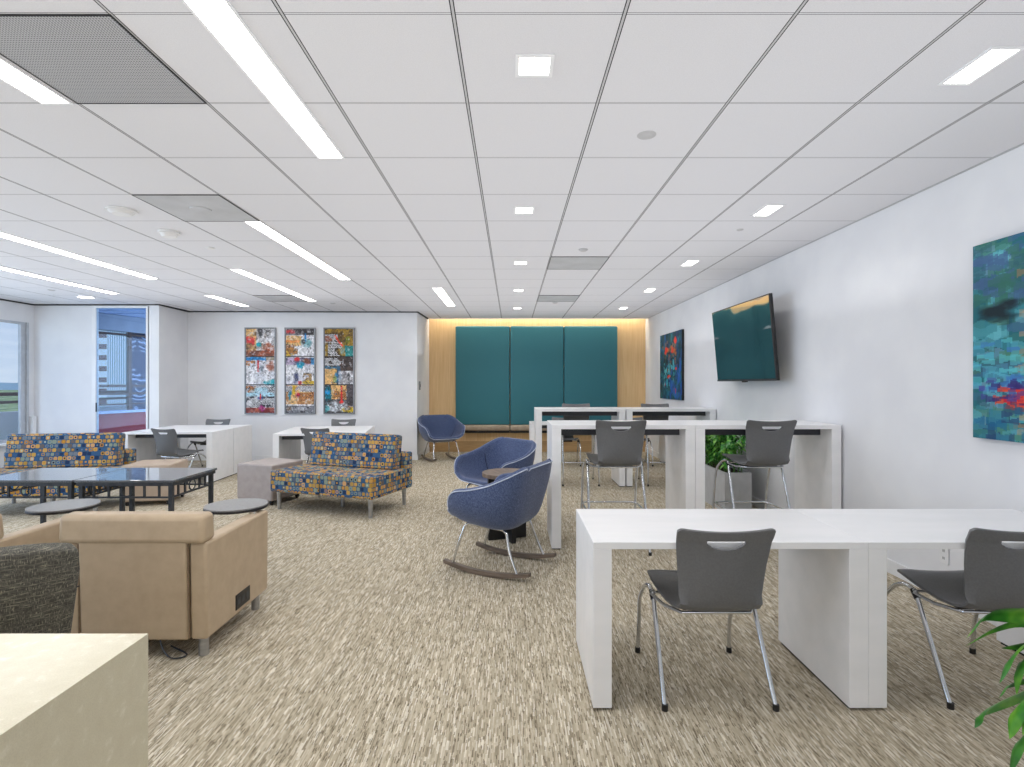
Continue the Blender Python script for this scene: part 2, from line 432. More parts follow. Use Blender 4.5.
def bez(pts, n=16):
    """Catmull-Rom through points"""
    P = [Vector(p) for p in pts]; P = [2*P[0]-P[1]]+P+[2*P[-1]-P[-2]]; out = []
    k = max(2, n//(len(P)-3))
    for i in range(1, len(P)-2):
        for j in range(k):
            t = j/k
            out.append(0.5*((2*P[i])+(-P[i-1]+P[i+1])*t+(2*P[i-1]-5*P[i]+4*P[i+1]-P[i+2])*t*t+(-P[i-1]+3*P[i]-3*P[i+1]+P[i+2])*t**3))
    out.append(P[-2]); return out

# ------------------------------------------------------------------ camera
EYE = 1.40; CEIL = 2.716
cam = bpy.data.cameras.new('camera'); camo = bpy.data.objects.new('camera', cam); COL.objects.link(camo)
camo.location = (0, 0, EYE); camo.rotation_euler = (PI/2, 0, 0)
cam.sensor_width = 36; cam.lens = 538/1024*36; cam.clip_end = 20000; cam.clip_start = 0.05
scene.camera = camo

# ------------------------------------------------------------------ room shell
def wx(y): return 2.83-0.008*y           # face of the right wall
struct(MB().box(-8.12, 2.98, -4, 11.2, -0.12, 0).build('floor', M['carpet']))
c = MB().box(-8.12, -5.86, -4, 9.1, CEIL, CEIL+0.1).box(-5.86, -1.75, -4, 9.98, CEIL, CEIL+0.1).box(-1.75, 2.98, -4, 10.86, CEIL, CEIL+0.1)
struct(c.build('ceiling', M['ceiling']))
struct(MB().prism([(wx(-4), -4), (2.98, -4), (2.98, 11.2), (wx(11.2), 11.2)], 0, CEIL+0.25, 'z').build('wall_right', M['wall']))
struct(MB().box(-1.86, 2.98, 11.05, 11.2, 0, CEIL+0.25).build('wall_back', M['veneer']))
struct(MB().box(-1.75, 2.9, 10.72, 11.2, CEIL+0.25, CEIL+0.3).build('trim_1', M['trimwhite']))   # lid of the light cove
# partition with the three paintings and its return into the alcove
struct(MB().prism([(-5.90, 9.79), (-1.74, 9.86), (-1.70, 11.1), (-1.86, 11.1), (-1.88, 9.99), (-5.90, 9.95)], 0, CEIL+0.06, 'z').build('wall_partition', M['wall']))
# pier between window wall and partition
struct(MB().prism([(-5.86, 8.93), (-5.90, 9.80), (-6.08, 9.80), (-6.04, 8.93)], 0, CEIL+0.04, 'z').build('wall_pier', M['wall']))
# window wall facing the camera: opening x -6.90..-6.06
w = MB().box(-8.12, -6.93, 8.95, 9.0, 0, CEIL+0.03).box(-6.06, -5.88, 8.935, 9.0, 0, CEIL+0.03).box(-6.93, -6.06, 8.95, 9.0, 0, 0.30).box(-6.93, -6.06, 8.95, 9.0, 2.66, CEIL+0.03)
struct(w.build('wall_far_left', M['wall']))
# exterior wall at left with a long strip of windows
w = MB().box(-8.0, -7.95, -4, 8.95, 2.40, CEIL+0.03).box(-8.0, -7.95, -4, 8.95, 0, 0.46).box(-8.0, -7.95, 8.84, 8.95, 0.46, 2.40)
struct(w.build('wall_left', M['wall']))
# dark strips coloured as the shadow gap where left walls meet the ceiling
r_ = MB().box(-7.95, -5.88, 8.925, 8.95, CEIL-0.02, CEIL).box(-7.95, -7.925, -4, 8.95, CEIL-0.02, CEIL).box(-5.9, -5.84, 8.9, 9.78, CEIL-0.02, CEIL)
r_.prism([(-5.9, 9.765), (-1.72, 9.835), (-1.72, 9.87), (-5.9, 9.80)], CEIL-0.018, CEIL, 'z').prism([(-1.745, 9.83), (-1.715, 9.83), (-1.68, 10.86), (-1.71, 10.86)], CEIL-0.018, CEIL, 'z')
struct(r_.build('trim_2', M['dark_gap']))
struct(MB().prism([(wx(-4)-0.012, -4), (wx(-4), -4), (wx(10.86), 10.86), (wx(10.86)-0.012, 10.86)], CEIL-0.006, CEIL, 'z').build('trim_3', M['greytile']))
# white edge trim of the cove
struct(MB().box(-1.71, wx(10.8), 10.82, 10.86, CEIL-0.012, CEIL+0.1).build('trim_4', M['trimwhite']))
# baseboards
struct(MB().prism([(-5.84, 9.775), (-1.735, 9.845), (-1.735, 9.86), (-5.84, 9.79)], 0, 0.09, 'z').prism([(-1.74, 9.85), (-1.725, 9.845), (-1.69, 11.04), (-1.70, 11.04)], 0, 0.09, 'z').build('baseboard_partition', M['trimwhite']))
struct(MB().prism([(wx(-4)-0.012, -4), (wx(-4), -4), (wx(11.04), 11.04), (wx(11.04)-0.012, 11.04)], 0, 0.10, 'z').build('baseboard_right', M['trimwhite']))

struct(MB().box(-8.12, 2.98, -4.12, -4, 0, CEIL+0.1).build('wall_front', M['wall']))
# windows --------------------------------------------------------------
wn = struct(MB().box(-7.99, -7.945, 8.70, 8.75, 0.47, 2.40).box(-7.97, -7.955, 8.75, 8.80, 0.47, 2.40).box(-7.99, -7.935, 8.80, 8.84, 0.47, 2.40)
    .box(-7.99, -7.945, -4, 8.70, 2.36, 2.40).box(-7.99, -7.945, -4, 8.70, 0.47, 0.52).box(-7.99, -7.945, 5.6, 5.66, 0.52, 2.36).box(-7.99, -7.945, 2.6, 2.66, 0.52, 2.36).build('window_1', M['window_frame'], bevel=0.004))
MB().box(-7.975, -7.97, -4, 8.70, 0.52, 2.36).build('pane', M['glass'], wn)
MB().box(-7.97, -7.80, -4, 8.93, 0.44, 0.47).build('window_sill', M['trimwhite'], wn, bevel=0.005)
MB().box(-7.94, -7.89, 8.86, 8.93, 0.47, 0.86).build('shade_guide', M['trimwhite'], wn, bevel=0.004)
wn2 = struct(MB().box(-6.98, -6.91, 8.93, 9.0, 0.3, 2.695).box(-6.08, -6.02, 8.93, 9.0, 0.3, 2.695).box(-6.91, -6.08, 8.93, 9.0, 2.655, 2.695).box(-6.91, -6.08, 8.93, 9.0, 0.30, 0.34).build('window_2', M['trimwhite'], bevel=0.006))
MB().box(-6.91, -6.08, 8.95, 8.956, 0.34, 2.655).build('pane', M['glass_blue'], wn2)
MB().box(-6.912, -6.895, 8.925, 8.94, 0.93, 1.08).build('latch', M['black'], wn2, bevel=0.003)

# glazed side bay seen through window_2: plane running away to the right
A = Vector((-7.58, 8.98)); d_ = (Vector((-7.13, 10.46))-Vector((-7.38, 9.6))).normalized()
bayang = math.atan2(d_.y, d_.x)
def bay(name, mat, pieces, parent=None, bevel=0.0):
    mb = MB()
    for (s0, s1, z0, z1, t0, t1) in pieces: mb.box(s0, s1, t0, t1, z0, z1)
    o = mb.build(name, mat, parent, bevel=bevel)
    if parent is None:
        o.location = (A.x, A.y, 0); o.rotation_euler = (0, 0, bayang); o['kind'] = 'structure'
    return o
bw = bay('wall_bay', M['red'], [(0.15, 4.2, -0.3, 0.855, 0.0, 0.12)])
bf = bay('trim_5', M['fascia'], [(0.15, 4.2, 2.37, 2.66, -0.02, 0.14)])
b3 = bay('window_3', M['brownrail'], [(1.23, 1.29, 0.9, 2.37, 0.0, 0.06), (0.15, 4.2, 2.30, 2.335, 0.0, 0.06), (0.15, 4.2, 1.33, 1.38, 0.02, 0.06), (0.15, 4.2, 1.19, 1.23, 0.02, 0.06), (0.15, 4.2, 1.0, 1.03, 0.02, 0.06), (0.55, 0.58, .9, 2.37, 0, 0.06), (2.1, 2.14, 0.9, 2.37, 0, 0.06)])
bay('window_sill', M['soffit'], [(0.15, 4.2, 0.855, 0.90, -0.08, 0.14)], b3)
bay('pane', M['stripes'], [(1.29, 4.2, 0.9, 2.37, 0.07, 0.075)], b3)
bs = MB().prism([(-8.4, 9.02), (-6.1, 9.02), (-6.1, 14), (-8.4, 14)], 2.67, 2.72, 'z')
for k in range(9): bs.box(-8.4, -6.1, 9.3+k*0.42, 9.32+k*0.42, 2.66, 2.67)
struct(bs.build('ceiling_bay', M['soffit']))
struct(MB().box(-8.4, -6.1, 9.02, 14, -0.3, 0.42).build('floor_bay', M['soffit']))

# exterior ----------------------------------------------------------------
struct(MB().box(-4000, 4000, -500, 6000, -42.2, -42).build('ground', M['ground']))
mb = MB(); row0, row1 = [], []
for i in range(61):
    x = -4000+i*133; h = 14+22*noise.noise(Vector((i*0.31, 3, 0)))
    row0.append((x, 3600, -42)); row1.append((x, 3600, max(4, h)))
mb.grid([row0, row1]); struct(mb.build('hills', M['hills']))
pz = MB().box(-9.35, -9.2, 4, 20, -0.5, 0.88)
struct(pz.build('wall_parapet', M['wall']))
rl = thing('balcony_railing', 'two brown horizontal rails above the white parapet outside the left window', 'railing', (-9.28, 8, 0))
for z0, z1 in ((1.17, 1.235), (1.03, 1.08)): MB().box(-0.03, 0.03, -4, 12, z0, z1).build('rail', M['brownrail'], rl)
for k in range(5): MB().box(-0.02, 0.02, -3.5+k*3.6, -3.45+k*3.6, 0.88, 1.17).build('post', M['brownrail'], rl)
tw = MB().box(-9, 12, -6, 6, -41.9, 45).build('office_tower', M['tower'])
tw.location = (-112.5, 156, 0)
tag(tw, 'white office tower with brown window bands seen through the far left window', 'building')

# world -----------------------------------------------------------------
wd = bpy.data.worlds.new('sky'); scene.world = wd; wd.use_nodes = True
nt = wd.node_tree; nt.nodes.clear()
o = nt.nodes.new('ShaderNodeOutputWorld'); bg = nt.nodes.new('ShaderNodeBackground')
tc = nt.nodes.new('ShaderNodeTexCoord'); sp = nt.nodes.new('ShaderNodeSeparateXYZ'); rp = nt.nodes.new('ShaderNodeValToRGB')
nt.links.new(tc.outputs['Generated'], sp.inputs[0]); nt.links.new(sp.outputs[2], rp.inputs[0])
cr = rp.color_ramp; cr.elements[0].position = 0.0; cr.elements[0].color = lin((214, 226, 240)); cr.elements[1].position = 0.35; cr.elements[1].color = lin((128, 172, 232))
cn = nt.nodes.new('ShaderNodeTexNoise'); mp = nt.nodes.new('ShaderNodeMapping'); mp.inputs['Scale'].default_value = (3, 3, 14)
nt.links.new(tc.outputs['Generated'], mp.inputs[0]); nt.links.new(mp.outputs[0], cn.inputs['Vector']); cn.inputs['Detail'].default_value = 5
cr2 = nt.nodes.new('ShaderNodeValToRGB'); cr2.color_ramp.elements[0].position = 0.45; cr2.color_ramp.elements[1].position = 0.7
nt.links.new(cn.outputs[0], cr2.inputs[0])
mx = nt.nodes.new('ShaderNodeMix'); mx.data_type = 'RGBA'; nt.links.new(cr2.outputs[0], mx.inputs[0]); nt.links.new(rp.outputs[0], mx.inputs[6]); mx.inputs[7].default_value = lin((226, 234, 246))
nt.links.new(mx.outputs[2], bg.inputs[0]); bg.inputs[1].default_value = 0.95; nt.links.new(bg.outputs[0], o.inputs[0])

# ------------------------------------------------------------------ ceiling fixtures
def ceil_light(name, x0, x1, y0, y1, label, group, mat, fr=0.012):
    cx, cy = (x0+x1)/2, (y0+y1)/2
    t = thing(name, label, 'light', (cx, cy, CEIL), 0, group)
    a, b = (x1-x0)/2, (y1-y0)/2
    mb = MB()
    mb.box(-a-fr, -a, -b-fr, b+fr, -0.006, 0).box(a, a+fr, -b-fr, b+fr, -0.006, 0).box(-a, a, -b-fr, -b, -0.006, 0).box(-a, a, b, b+fr, -0.006, 0)
    mb.build('frame', M['trimwhite'], t)
    MB().box(-a, a, -b, b, -0.004, -0.001).build('diffuser', mat, t)
    return t
LG = 'linear ceiling lights'
ceil_light('linear_light', -1.12, -0.985, 0.694, 3.125, 'widest linear ceiling light, running out of the top edge of the photo', LG, M['diffuser'])
ceil_light('linear_light', -2.195, -2.07, 0.1, 2.515, 'linear ceiling light cut off at the upper left corner beside the perforated panel', LG, M['diffuser'])
ceil_light('linear_light', -2.165, -2.045, 4.36, 6.785, 'linear ceiling light starting at the corner of the grey ceiling tile', LG, M['diffuser'])
ceil_light('linear_light', -3.235, -3.125, 6.19, 8.58, 'slim linear ceiling light between the grey tile light and the short far left light', LG, M['diffuser'])
ceil_light('linear_light', -4.58, -4.47, 8.02, 9.15, 'short linear ceiling light nearest the far left pier', LG, M['diffuser'])
ceil_light('linear_light', -4.57, -4.44, 4.36, 6.74, 'upper of the two long linear lights leaving the photo at left', LG, M['diffuser'])
ceil_light('linear_light', -5.87, -5.75, 5.58, 7.86, 'lower of the two long linear lights leaving the photo at left', LG, M['diffuser'])
ceil_light('linear_light', -1.09, -0.965, 7.41, 9.1, 'short linear ceiling light in front of the alcove corner', LG, M['diffuser'])
names = ['nearest', 'second nearest', 'third nearest', 'fourth nearest', 'farthest']
for i, y in enumerate((2.225, 4.08, 5.86, 7.58, 9.38)):
    ceil_light('square_downlight', 0.03, 0.155, y-0.062, y+0.062, names[i]+' of the small square downlights running down the middle of the ceiling', 'square downlights', M['downlens'], 0.016)
for i, y in enumerate((2.232, 4.085, 5.87, 7.58, 9.38)):
    ceil_light('rectangular_downlight', 1.885, 1.995, y-0.12, y+0.12, names[i]+' of the oblong downlights in the row near the right wall', 'oblong downlights', M['downlens'], 0.014)
rd = thing('round_downlight', 'lit round downlight near the far left window', 'light', (-6.48, 8.18, CEIL))
MB().cyl((0, 0, -0.006), 0.12, 0.006).build('trim_ring', M['trimwhite'], rd); MB().cyl((0, 0, -0.009), 0.10, 0.003).build('lens', M['downlens'], rd)

def panel(name, col, row, mat, label, diff=False, group=None):
    x0 = 0.401+0.61*col; y0 = 0.694+0.61*row
    t = thing(name, label, 'ceiling panel', (x0+0.305, y0+0.305, CEIL), 0, group)
    MB().box(-0.299, 0.299, -0.299, 0.299, -0.004, 0).build('face_plate', mat, t)
    fr = MB().box(-0.303, -0.299, -0.303, 0.303, -0.006, 0).box(0.299, 0.303, -0.303, 0.303, -0.006, 0).box(-0.299, 0.299, -0.303, -0.299, -0.006, 0).box(-0.299, 0.299, 0.299, 0.303, -0.006, 0)
    fr.build('edge_frame', M['dark_gap'], t)
    if diff:
        MB().cyl((0, 0, -0.012), 0.07, 0.008, r2=0.075).build('speaker_dome', M['greytile'], t, smooth='auto')
    return t
panel('perforated_panel', -4, 2, M['perf'], 'large perforated grey return air panel in the upper left of the ceiling')
panel('grey_ceiling_tile', -5, 5, M['greytile'], 'grey metal ceiling tile with a round dome beside the smoke detectors', True)
panel('grey_ceiling_tile', -7, 12, M['greytile'], 'small far grey ceiling tile between the short left lights')
panel('grey_ceiling_tile', 0, 8, M['greytile'], 'grey ceiling tile in the middle, the nearer of two in line')
panel('grey_ceiling_tile', 0, 12, M['greytile'], 'grey ceiling tile in the middle, the farther of two in line')

def disc(name, x, y, r, h, label, cat, mat=None, group=None, dome=True):
    t = thing(name, label, cat, (x, y, CEIL), 0, group)
    MB().cyl((0, 0, -h*0.4), r, h*0.4+0.003, r2=r).build('base', mat or M['smoke'], t, bevel=0.002)
    MB().cyl((0, 0, -h), r*0.6, h*0.6, r2=r*0.85).build('cap', mat or M['smoke'], t, bevel=0.003)
    return t
disc('ceiling_speaker', 0.713, 2.85, 0.05, 0.006, 'small flat disc in the near middle ceiling tile', 'sensor', M['smokegrey'])
disc('smoke_detector', -2.96, 4.08, 0.105, 0.035, 'wide round ceiling sensor left of the grey tile', 'detector')
disc('smoke_detector', -2.97, 4.66, 0.085, 0.05, 'bulky smoke detector below the wide round sensor', 'detector')
disc('sprinkler_head', -2.93, 5.22, 0.045, 0.012, 'small sprinkler cap right of the smoke detectors', 'sprinkler')
disc('sprinkler_head', 0.70, 5.28, 0.045, 0.02, 'small sprinkler cap in front of the middle grey tile', 'sprinkler', M['smokegrey'])
disc('sprinkler_head', 1.95, 4.6, 0.028, 0.01, 'tiny grey sprinkler dot behind the second oblong downlight', 'sprinkler', M['smokegrey'])
disc('sprinkler_head', -6.48, 7.57, 0.045, 0.012, 'small sprinkler cap in front of the round downlight at far left', 'sprinkler', M['smokegrey'])
disc('sprinkler_head', -2.93, 8.8, 0.045, 0.014, 'small far sprinkler cap right of the far left linear lights', 'sprinkler', M['smokegrey'])
disc('sprinkler_head', 0.70, 8.75, 0.045, 0.014, 'small far sprinkler cap just behind the farther middle grey tile', 'sprinkler', M['smokegrey'])
cv = tag(MB().box(-1.6, 2.65, 10.88, 10.95, CEIL+0.13, CEIL+0.15).build('cove_light', M['cove']), 'thin warm light strip glowing in the ceiling cove above the teal panels', 'light')

# ------------------------------------------------------------------ alcove: teal panels and bench
for i, (x0, x1, lb) in enumerate(((-1.152, -0.047, 'left'), (-0.035, 1.056, 'middle'), (1.066, 2.153, 'right'))):
    o = MB().box(x0, x1, 10.965, 11.05, 0.555, 2.572).build('padded_wall_panel', M['teal'], bevel=0.03, segs=4, smooth=True)
    tag(o, 'tall teal upholstered wall panel, the %s one of the three' % lb, 'wall panel', 'teal wall panels')
for i, (x0, x1, lb) in enumerate(((-0.99, -0.045, 'left'), (-0.04, 1.06, 'middle'), (1.065, 2.0, 'right'))):
    b = thing('bench_seat', 'grey brown bench cushion under the %s teal panel' % lb, 'bench', ((x0+x1)/2, 10.95, 0), 0, 'bench cushions')
    h = (x1-x0)/2
    MB().box(-h, h, -0.14, 0.105, 0.45, 0.56).build('cushion', M['cushion'], b, bevel=0.03, segs=3, smooth=True)
    MB().box(-h, h, -0.08, 0.105, 0.40, 0.45).build('support', M['dark_gap'], b)
struct(MB().box(-1.70, 2.74, 11.035, 11.052, 0.0, 0.22).build('trim_6', M['veneer_dark']))
ls = thing('light_switch', 'small grey light switch on the alcove side wall', 'switch', (-1.726, 10.05, 1.36))
MB().box(-0.005, 0.012, -0.05, 0.05, -0.08, 0.08).build('plate', M['frame_silver'], ls, bevel=0.003)
MB().box(0.012, 0.018, -0.02, 0.02, -0.03, 0.03).build('toggle', M['black'], ls, bevel=0.002)

# ------------------------------------------------------------------ paintings (vertex painted canvases)
def fbm(h, w, sx, sy, seed, octs=4):
    out = np.zeros((h, w)); amp = 1; rs = np.random.RandomState(seed); tot = 0
    for o in range(octs):
        gx, gy = max(2, int(sx*2**o)), max(2, int(sy*2**o))
        g = rs.rand(gy+2, gx+2)
        ys = np.linspace(0, gy, h); xs = np.linspace(0, gx, w)
        yi = ys.astype(int); xi = xs.astype(int); fy = (ys-yi)[:, None]; fx = (xs-xi)[None, :]
        fy = fy*fy*(3-2*fy); fx = fx*fx*(3-2*fx)
        a = g[yi][:, xi]; b = g[yi][:, xi+1]; c_ = g[yi+1][:, xi]; d = g[yi+1][:, xi+1]
        out += amp*((a*(1-fx)+b*fx)*(1-fy)+(c_*(1-fx)+d*fx)*fy); tot += amp; amp *= 0.55
    return out/tot
class Canvas:
    def __init__(s, w, h, bg, seed):
        s.w, s.h = w, h; s.a = np.zeros((h, w, 3)); s.a[:] = bg; s.rs = np.random.RandomState(seed); s.k = seed
        s.Y, s.X = np.mgrid[0:h, 0:w]; s.X = (s.X+.5)/w; s.Y = (s.Y+.5)/h
    def put(s, m, c): m = np.clip(m, 0, 1)[..., None]; s.a = s.a*(1-m)+np.array(c, float)*m
    def nz(s, sx, sy): s.k += 1; return fbm(s.h, s.w, sx, sy, s.k)
    def rect(s, x0, y0, x1, y1, c, al=1.0, rough=0.0):
        n = (s.nz(8, 20)-.5)*rough
        s.put(((s.X+n > x0) & (s.X+n < x1) & (s.Y+n*.4 > y0) & (s.Y+n*.4 < y1))*al, c)
    def blob(s, cx, cy, rx, ry, c, al=1.0, soft=3.0, rough=0.5):
        soft *= .5; d = ((s.X-cx)/rx)**2+((s.Y-cy)/ry)**2+(s.nz(8, 22)-.5)*rough*4.5
        s.put(np.clip((1-d)*soft, 0, 1)*al, c)
    def mott(s, x0, y0, x1, y1, c1, c2, sx=5, sy=14, lo=.4, hi=.6):
        n = np.clip((s.nz(sx, sy)-lo)/(hi-lo), 0, 1)
        inn = ((s.X > x0) & (s.X < x1) & (s.Y > y0) & (s.Y < y1))
        s.put(inn*(1-n), c1); s.put(inn*n, c2)
    def zig(s, x0, y0, x1, y1, c1, c2, fx=9, fy=36, al=1.0):
        inn = ((s.X > x0) & (s.X < x1) & (s.Y > y0) & (s.Y < y1))
        tri = np.abs(((s.X*fx) % 1)-.5)
        v = ((s.Y*fy+tri*1.1) % 1) < .5
        hole = s.nz(5, 14) > .36
        s.put(inn*hole*al*v, c1); s.put(inn*hole*al*(~v), c2)
    def strokes(s, n, pal, x0=0, y0=0, x1=1, y1=1, lx=.1, ly=.03, al=.75):
        for i in range(n):
            cx = s.rs.uniform(x0, x1); cy = s.rs.uniform(y0, y1); a = s.rs.uniform(.4, 1)*lx; b = s.rs.uniform(.4, 1)*ly
            c = pal[s.rs.randint(len(pal))]
            m = (np.abs(s.X-cx) < a) & (np.abs(s.Y-cy) < b*(1+.4*np.sin(s.X*40+i)))
            s.put(m*al*s.rs.uniform(.6, 1), c)
def weather(c, k=.22):
    """speckle, dark scratches and pale scumbles over the whole picture"""
    n = c.nz(22, 60)-.5; c.a = np.clip(c.a*(1+n[..., None]*k*3.0), 0, 255)
    c.put((c.nz(18, 50) > .66)*.5, (40, 38, 42)); c.put((c.nz(14, 40) > .68)*.5, (226, 226, 230)); return c
def canvas_mesh(cv, name, w, h, parent, mat, y=0.0):
    """picture plane facing -y, centred on x, base at z=0"""
    H, W = cv.h, cv.w
    vs = [((j/(W)-.5)*w, y, (1-i/(H))*h) for i in range(H+1) for j in range(W+1)]
    fs = [(i*(W+1)+j, (i+1)*(W+1)+j, (i+1)*(W+1)+j+1, i*(W+1)+j+1) for i in range(H) for j in range(W)]
    me = bpy.data.meshes.new(name); me.from_pydata(vs, [], fs); me.materials.append(mat)
    ca = me.color_attributes.new('paint', 'FLOAT_COLOR', 'CORNER')
    a = np.clip(cv.a/255., 0, 1); L = np.where(a <= .04045, a/12.92, ((a+.055)/1.055)**2.4)
    cols = np.ones((H*W, 4, 4)); cols[:, :, :3] = L.reshape(-1, 1, 3)
    ca.data.foreach_set('color', cols.reshape(-1).astype(np.float32))
    o = bpy.data.objects.new(name, me); COL.objects.link(o); o.parent = parent; return o
BK, WH, GY = (34, 34, 38), (222, 222, 226), (150, 152, 160)
TAN, ORG, RED, RUST, TEAL_, BLU, GOLD, NAVY = (214, 172, 112), (222, 140, 70), (206, 48, 52), (150, 74, 46), (30, 146, 160), (36, 128, 190), (196, 160, 40), (46, 52, 90)
def pic1():
    c = Canvas(66, 180, WH, 11)
    c.mott(0, 0, 1, .335, (168, 160, 156), WH); c.zig(.45, 0, 1, .2, BK, WH, 11, 60, .6)
    c.rect(0, 0, .36, .335, TAN, 1, .02); c.mott(0, .03, .36, .3, TAN, (120, 92, 60), 6, 18, .35, .65); c.blob(.14, .14, .2, .07, RED, .95, 2)
    c.blob(.5, .02, .12, .08, BK, .8); c.blob(.45, .19, .1, .03, TEAL_); c.mott(0, .255, 1, .335, (110, 62, 44), RUST, 6, 16); c.blob(.8, .24, .4, .08, RUST, .95, 2)
    c.rect(0, .335, .7, .375, BLU, 1, .03); c.rect(.7, .335, 1, .37, (150, 140, 120)); c.mott(0, .375, 1, .665, (196, 198, 206), WH, 4, 10)
    c.zig(0, .38, .32, .44, ORG, BK, 9, 60, .9); c.rect(.4, .37, .46, .51, RED, 1, .01); c.blob(.55, .48, .1, .04, (90, 100, 110), .8); c.blob(.85, .44, .2, .07, (150, 84, 62), .9, 2); c.blob(.92, .64, .28, .04, TEAL_, .95); c.blob(.1, .56, .06, .08, GY, .5)
    c.mott(0, .67, 1, 1, (60, 60, 66), (176, 178, 184), 5, 16); c.zig(0, .68, .33, .76, ORG, BK, 10, 60); c.zig(.35, .68, 1, .76, BK, WH, 11, 56)
    c.rect(0, .76, 1, .805, (168, 206, 222), 1, .04); c.blob(.5, .735, .35, .04, (168, 206, 222), .9); c.zig(.1, .83, 1, .95, BK, WH, 11, 56, .95); c.blob(.5, .825, .14, .022, (20, 60, 130)); c.rect(.49, .77, .53, .84, RED)
    c.mott(0, .94, 1, 1, (120, 40, 34), (170, 80, 60)); c.blob(.55, .95, .15, .04, (170, 40, 120), .9); c.blob(.12, .88, .12, .05, WH, .8)
    return c
def pic2():
    c = Canvas(66, 180, WH, 23)
    c.mott(0, 0, 1, .335, (176, 178, 186), WH, 5, 12); c.mott(0, 0, 1, .075, (60, 56, 60), (120, 116, 120)); c.blob(.15, .03, .25, .03, RED, .9, 2)
    c.rect(0, .08, .55, .2, TAN, .95, .04); c.rect(0, .135, .5, .165, ORG, .95, .03); c.blob(.12, .28, .3, .06, GOLD, .9); c.zig(0, .19, .42, .3, ORG, BK, 11, 60, .8)
    c.blob(.72, .17, .2, .06, (90, 160, 172), .8, 2); c.blob(.62, .15, .07, .04, (70, 76, 80), .9); c.rect(.67, .05, .72, .15, BLU); c.blob(.75, .25, .2, .04, WH, .8)
    c.mott(0, .335, 1, .665, (190, 192, 202), WH, 4, 12); c.mott(0, .345, 1, .43, (90, 84, 110), (178, 160, 190)); c.blob(.4, .36, .12, .03, RED, .9); c.blob(.72, .385, .2, .035, (130, 76, 56), .95); c.rect(.9, .345, 1, .43, BLU, .8)
    c.blob(.53, .44, .15, .06, (30, 150, 180), .95, 3); c.blob(.35, .58, .1, .08, NAVY, .85, 2); c.zig(.62, .53, .92, .62, BK, TAN, 11, 56, .9); c.blob(.85, .64, .25, .03, GOLD, .9); c.rect(.44, .62, .56, .66, RED, .8)
    c.mott(0, .67, 1, .9, TAN, (186, 134, 84), 4, 10); c.zig(0, .675, 1, .75, BK, WH, 10, 60); c.rect(.22, .67, .33, .78, GOLD, .95, .02); c.zig(.45, .76, 1, .86, BK, ORG, 11, 56, .8)
    c.blob(.14, .79, .08, .07, (40, 130, 160), .95); c.blob(.4, .79, .09, .04, (190, 30, 60)); c.mott(0, .915, 1, 1, (70, 72, 78), (120, 122, 130)); c.blob(.5, .955, .3, .025, (210, 212, 220), .9, 1.5); c.blob(.1, .95, .1, .03, (130, 110, 90), .9)
    return c
def pic3():
    c = Canvas(66, 180, (60, 48, 40), 37)
    c.mott(0, 0, 1, .335, (92, 70, 34), (160, 126, 40), 5, 14); c.zig(0, .06, .45, .16, BK, WH, 10, 60); c.blob(.1, .12, .15, .04, RUST, .8); c.zig(.1, .15, .6, .32, BK, WH, 11, 52)
    c.blob(.62, .25, .1, .1, (140, 176, 180), .8, 2); c.rect(.72, .2, 1, .33, TEAL_, .85, .04); c.blob(.78, .14, .12, .06, (120, 130, 30), .9); c.tube = None
    for k in range(10): c.blob(.38+.015*k+.003*k*k*.4, .08+.013*k, .045, .012, (222, 70, 44), 1, 4, .1)
    c.mott(0, .335, 1, .665, (90, 74, 68), (70, 60, 58)); c.zig(0, .345, .65, .44, BK, WH, 10, 60); c.rect(0, .45, .42, .665, TAN, 1, .04); c.blob(.48, .55, .14, .12, (40, 120, 180), .9, 2); c.blob(.36, .6, .1, .06, (130, 150, 60), .7)
    c.mott(.48, .5, 1, .665, WH, GY, 6, 16, .4, .7); c.blob(.15, .46, .3, .02, (40, 100, 140), .9); c.blob(.85, .57, .06, .05, BK, .6)
    c.mott(0, .67, 1, 1, (66, 62, 66), (86, 80, 84)); c.rect(.22, .67, .76, .84, TAN, 1, .03); c.zig(.3, .72, .76, .84, BK, ORG, 11, 56, .8); c.blob(.08, .78, .2, .12, (26, 120, 140), .95, 2); c.blob(.1, .76, .12, .04, (40, 150, 210), .9)
    c.blob(.45, .93, .55, .08, (214, 222, 230), .95, 2); c.rect(.56, .68, .62, .86, (216, 60, 56), 1, .01); c.blob(.57, .875, .09, .02, (216, 60, 56)); c.blob(.9, .97, .3, .04, (214, 180, 30), .95); c.blob(.9, .93, .12, .012, (230, 120, 30)); c.zig(.45, .95, .9, .975, BK, WH, 14, 60, .7); c.blob(.05, .95, .12, .05, (90, 180, 190), .8)
    return c
def framed(cv, x0, x1, label):
    t = thing('framed_painting', label, 'painting', ((x0+x1)/2, 9.80+((x0+x1)/2+5.9)*0.0168-0.006, 0.843), R(0.96), 'three tall framed abstract paintings')
    w = x1-x0; h = 1.575; f = 0.02
    MB().box(-w/2, -w/2+f, -0.045, 0, 0, h).box(w/2-f, w/2, -0.045, 0, 0, h).box(-w/2+f, w/2-f, -0.045, 0, 0, f).box(-w/2+f, w/2-f, -0.045, 0, h-f, h).build('frame', M['frame_silver'], t, bevel=0.003)
    MB().box(-w/2+f, w/2-f, -0.012, 0, f, h-f).build('backing', M['black'], t)
    canvas_mesh(cv, 'canvas', w-2*f-0.01, h-2*f-0.01, t, M['paint_gloss'], -0.03).location.z = f+0.005
    for z in (h*0.34, h*0.664): MB().box(-w/2+f, w/2-f, -0.034, -0.012, z-0.008, z+0.008).build('divider', M['black'], t)
framed(weather(pic1()), -4.86, -4.30, 'tall abstract painting with the red blot on tan at its top left, leftmost of three')
framed(weather(pic2()), -4.14, -3.585, 'tall abstract painting with teal blotches and a grey bottom band, middle of three')
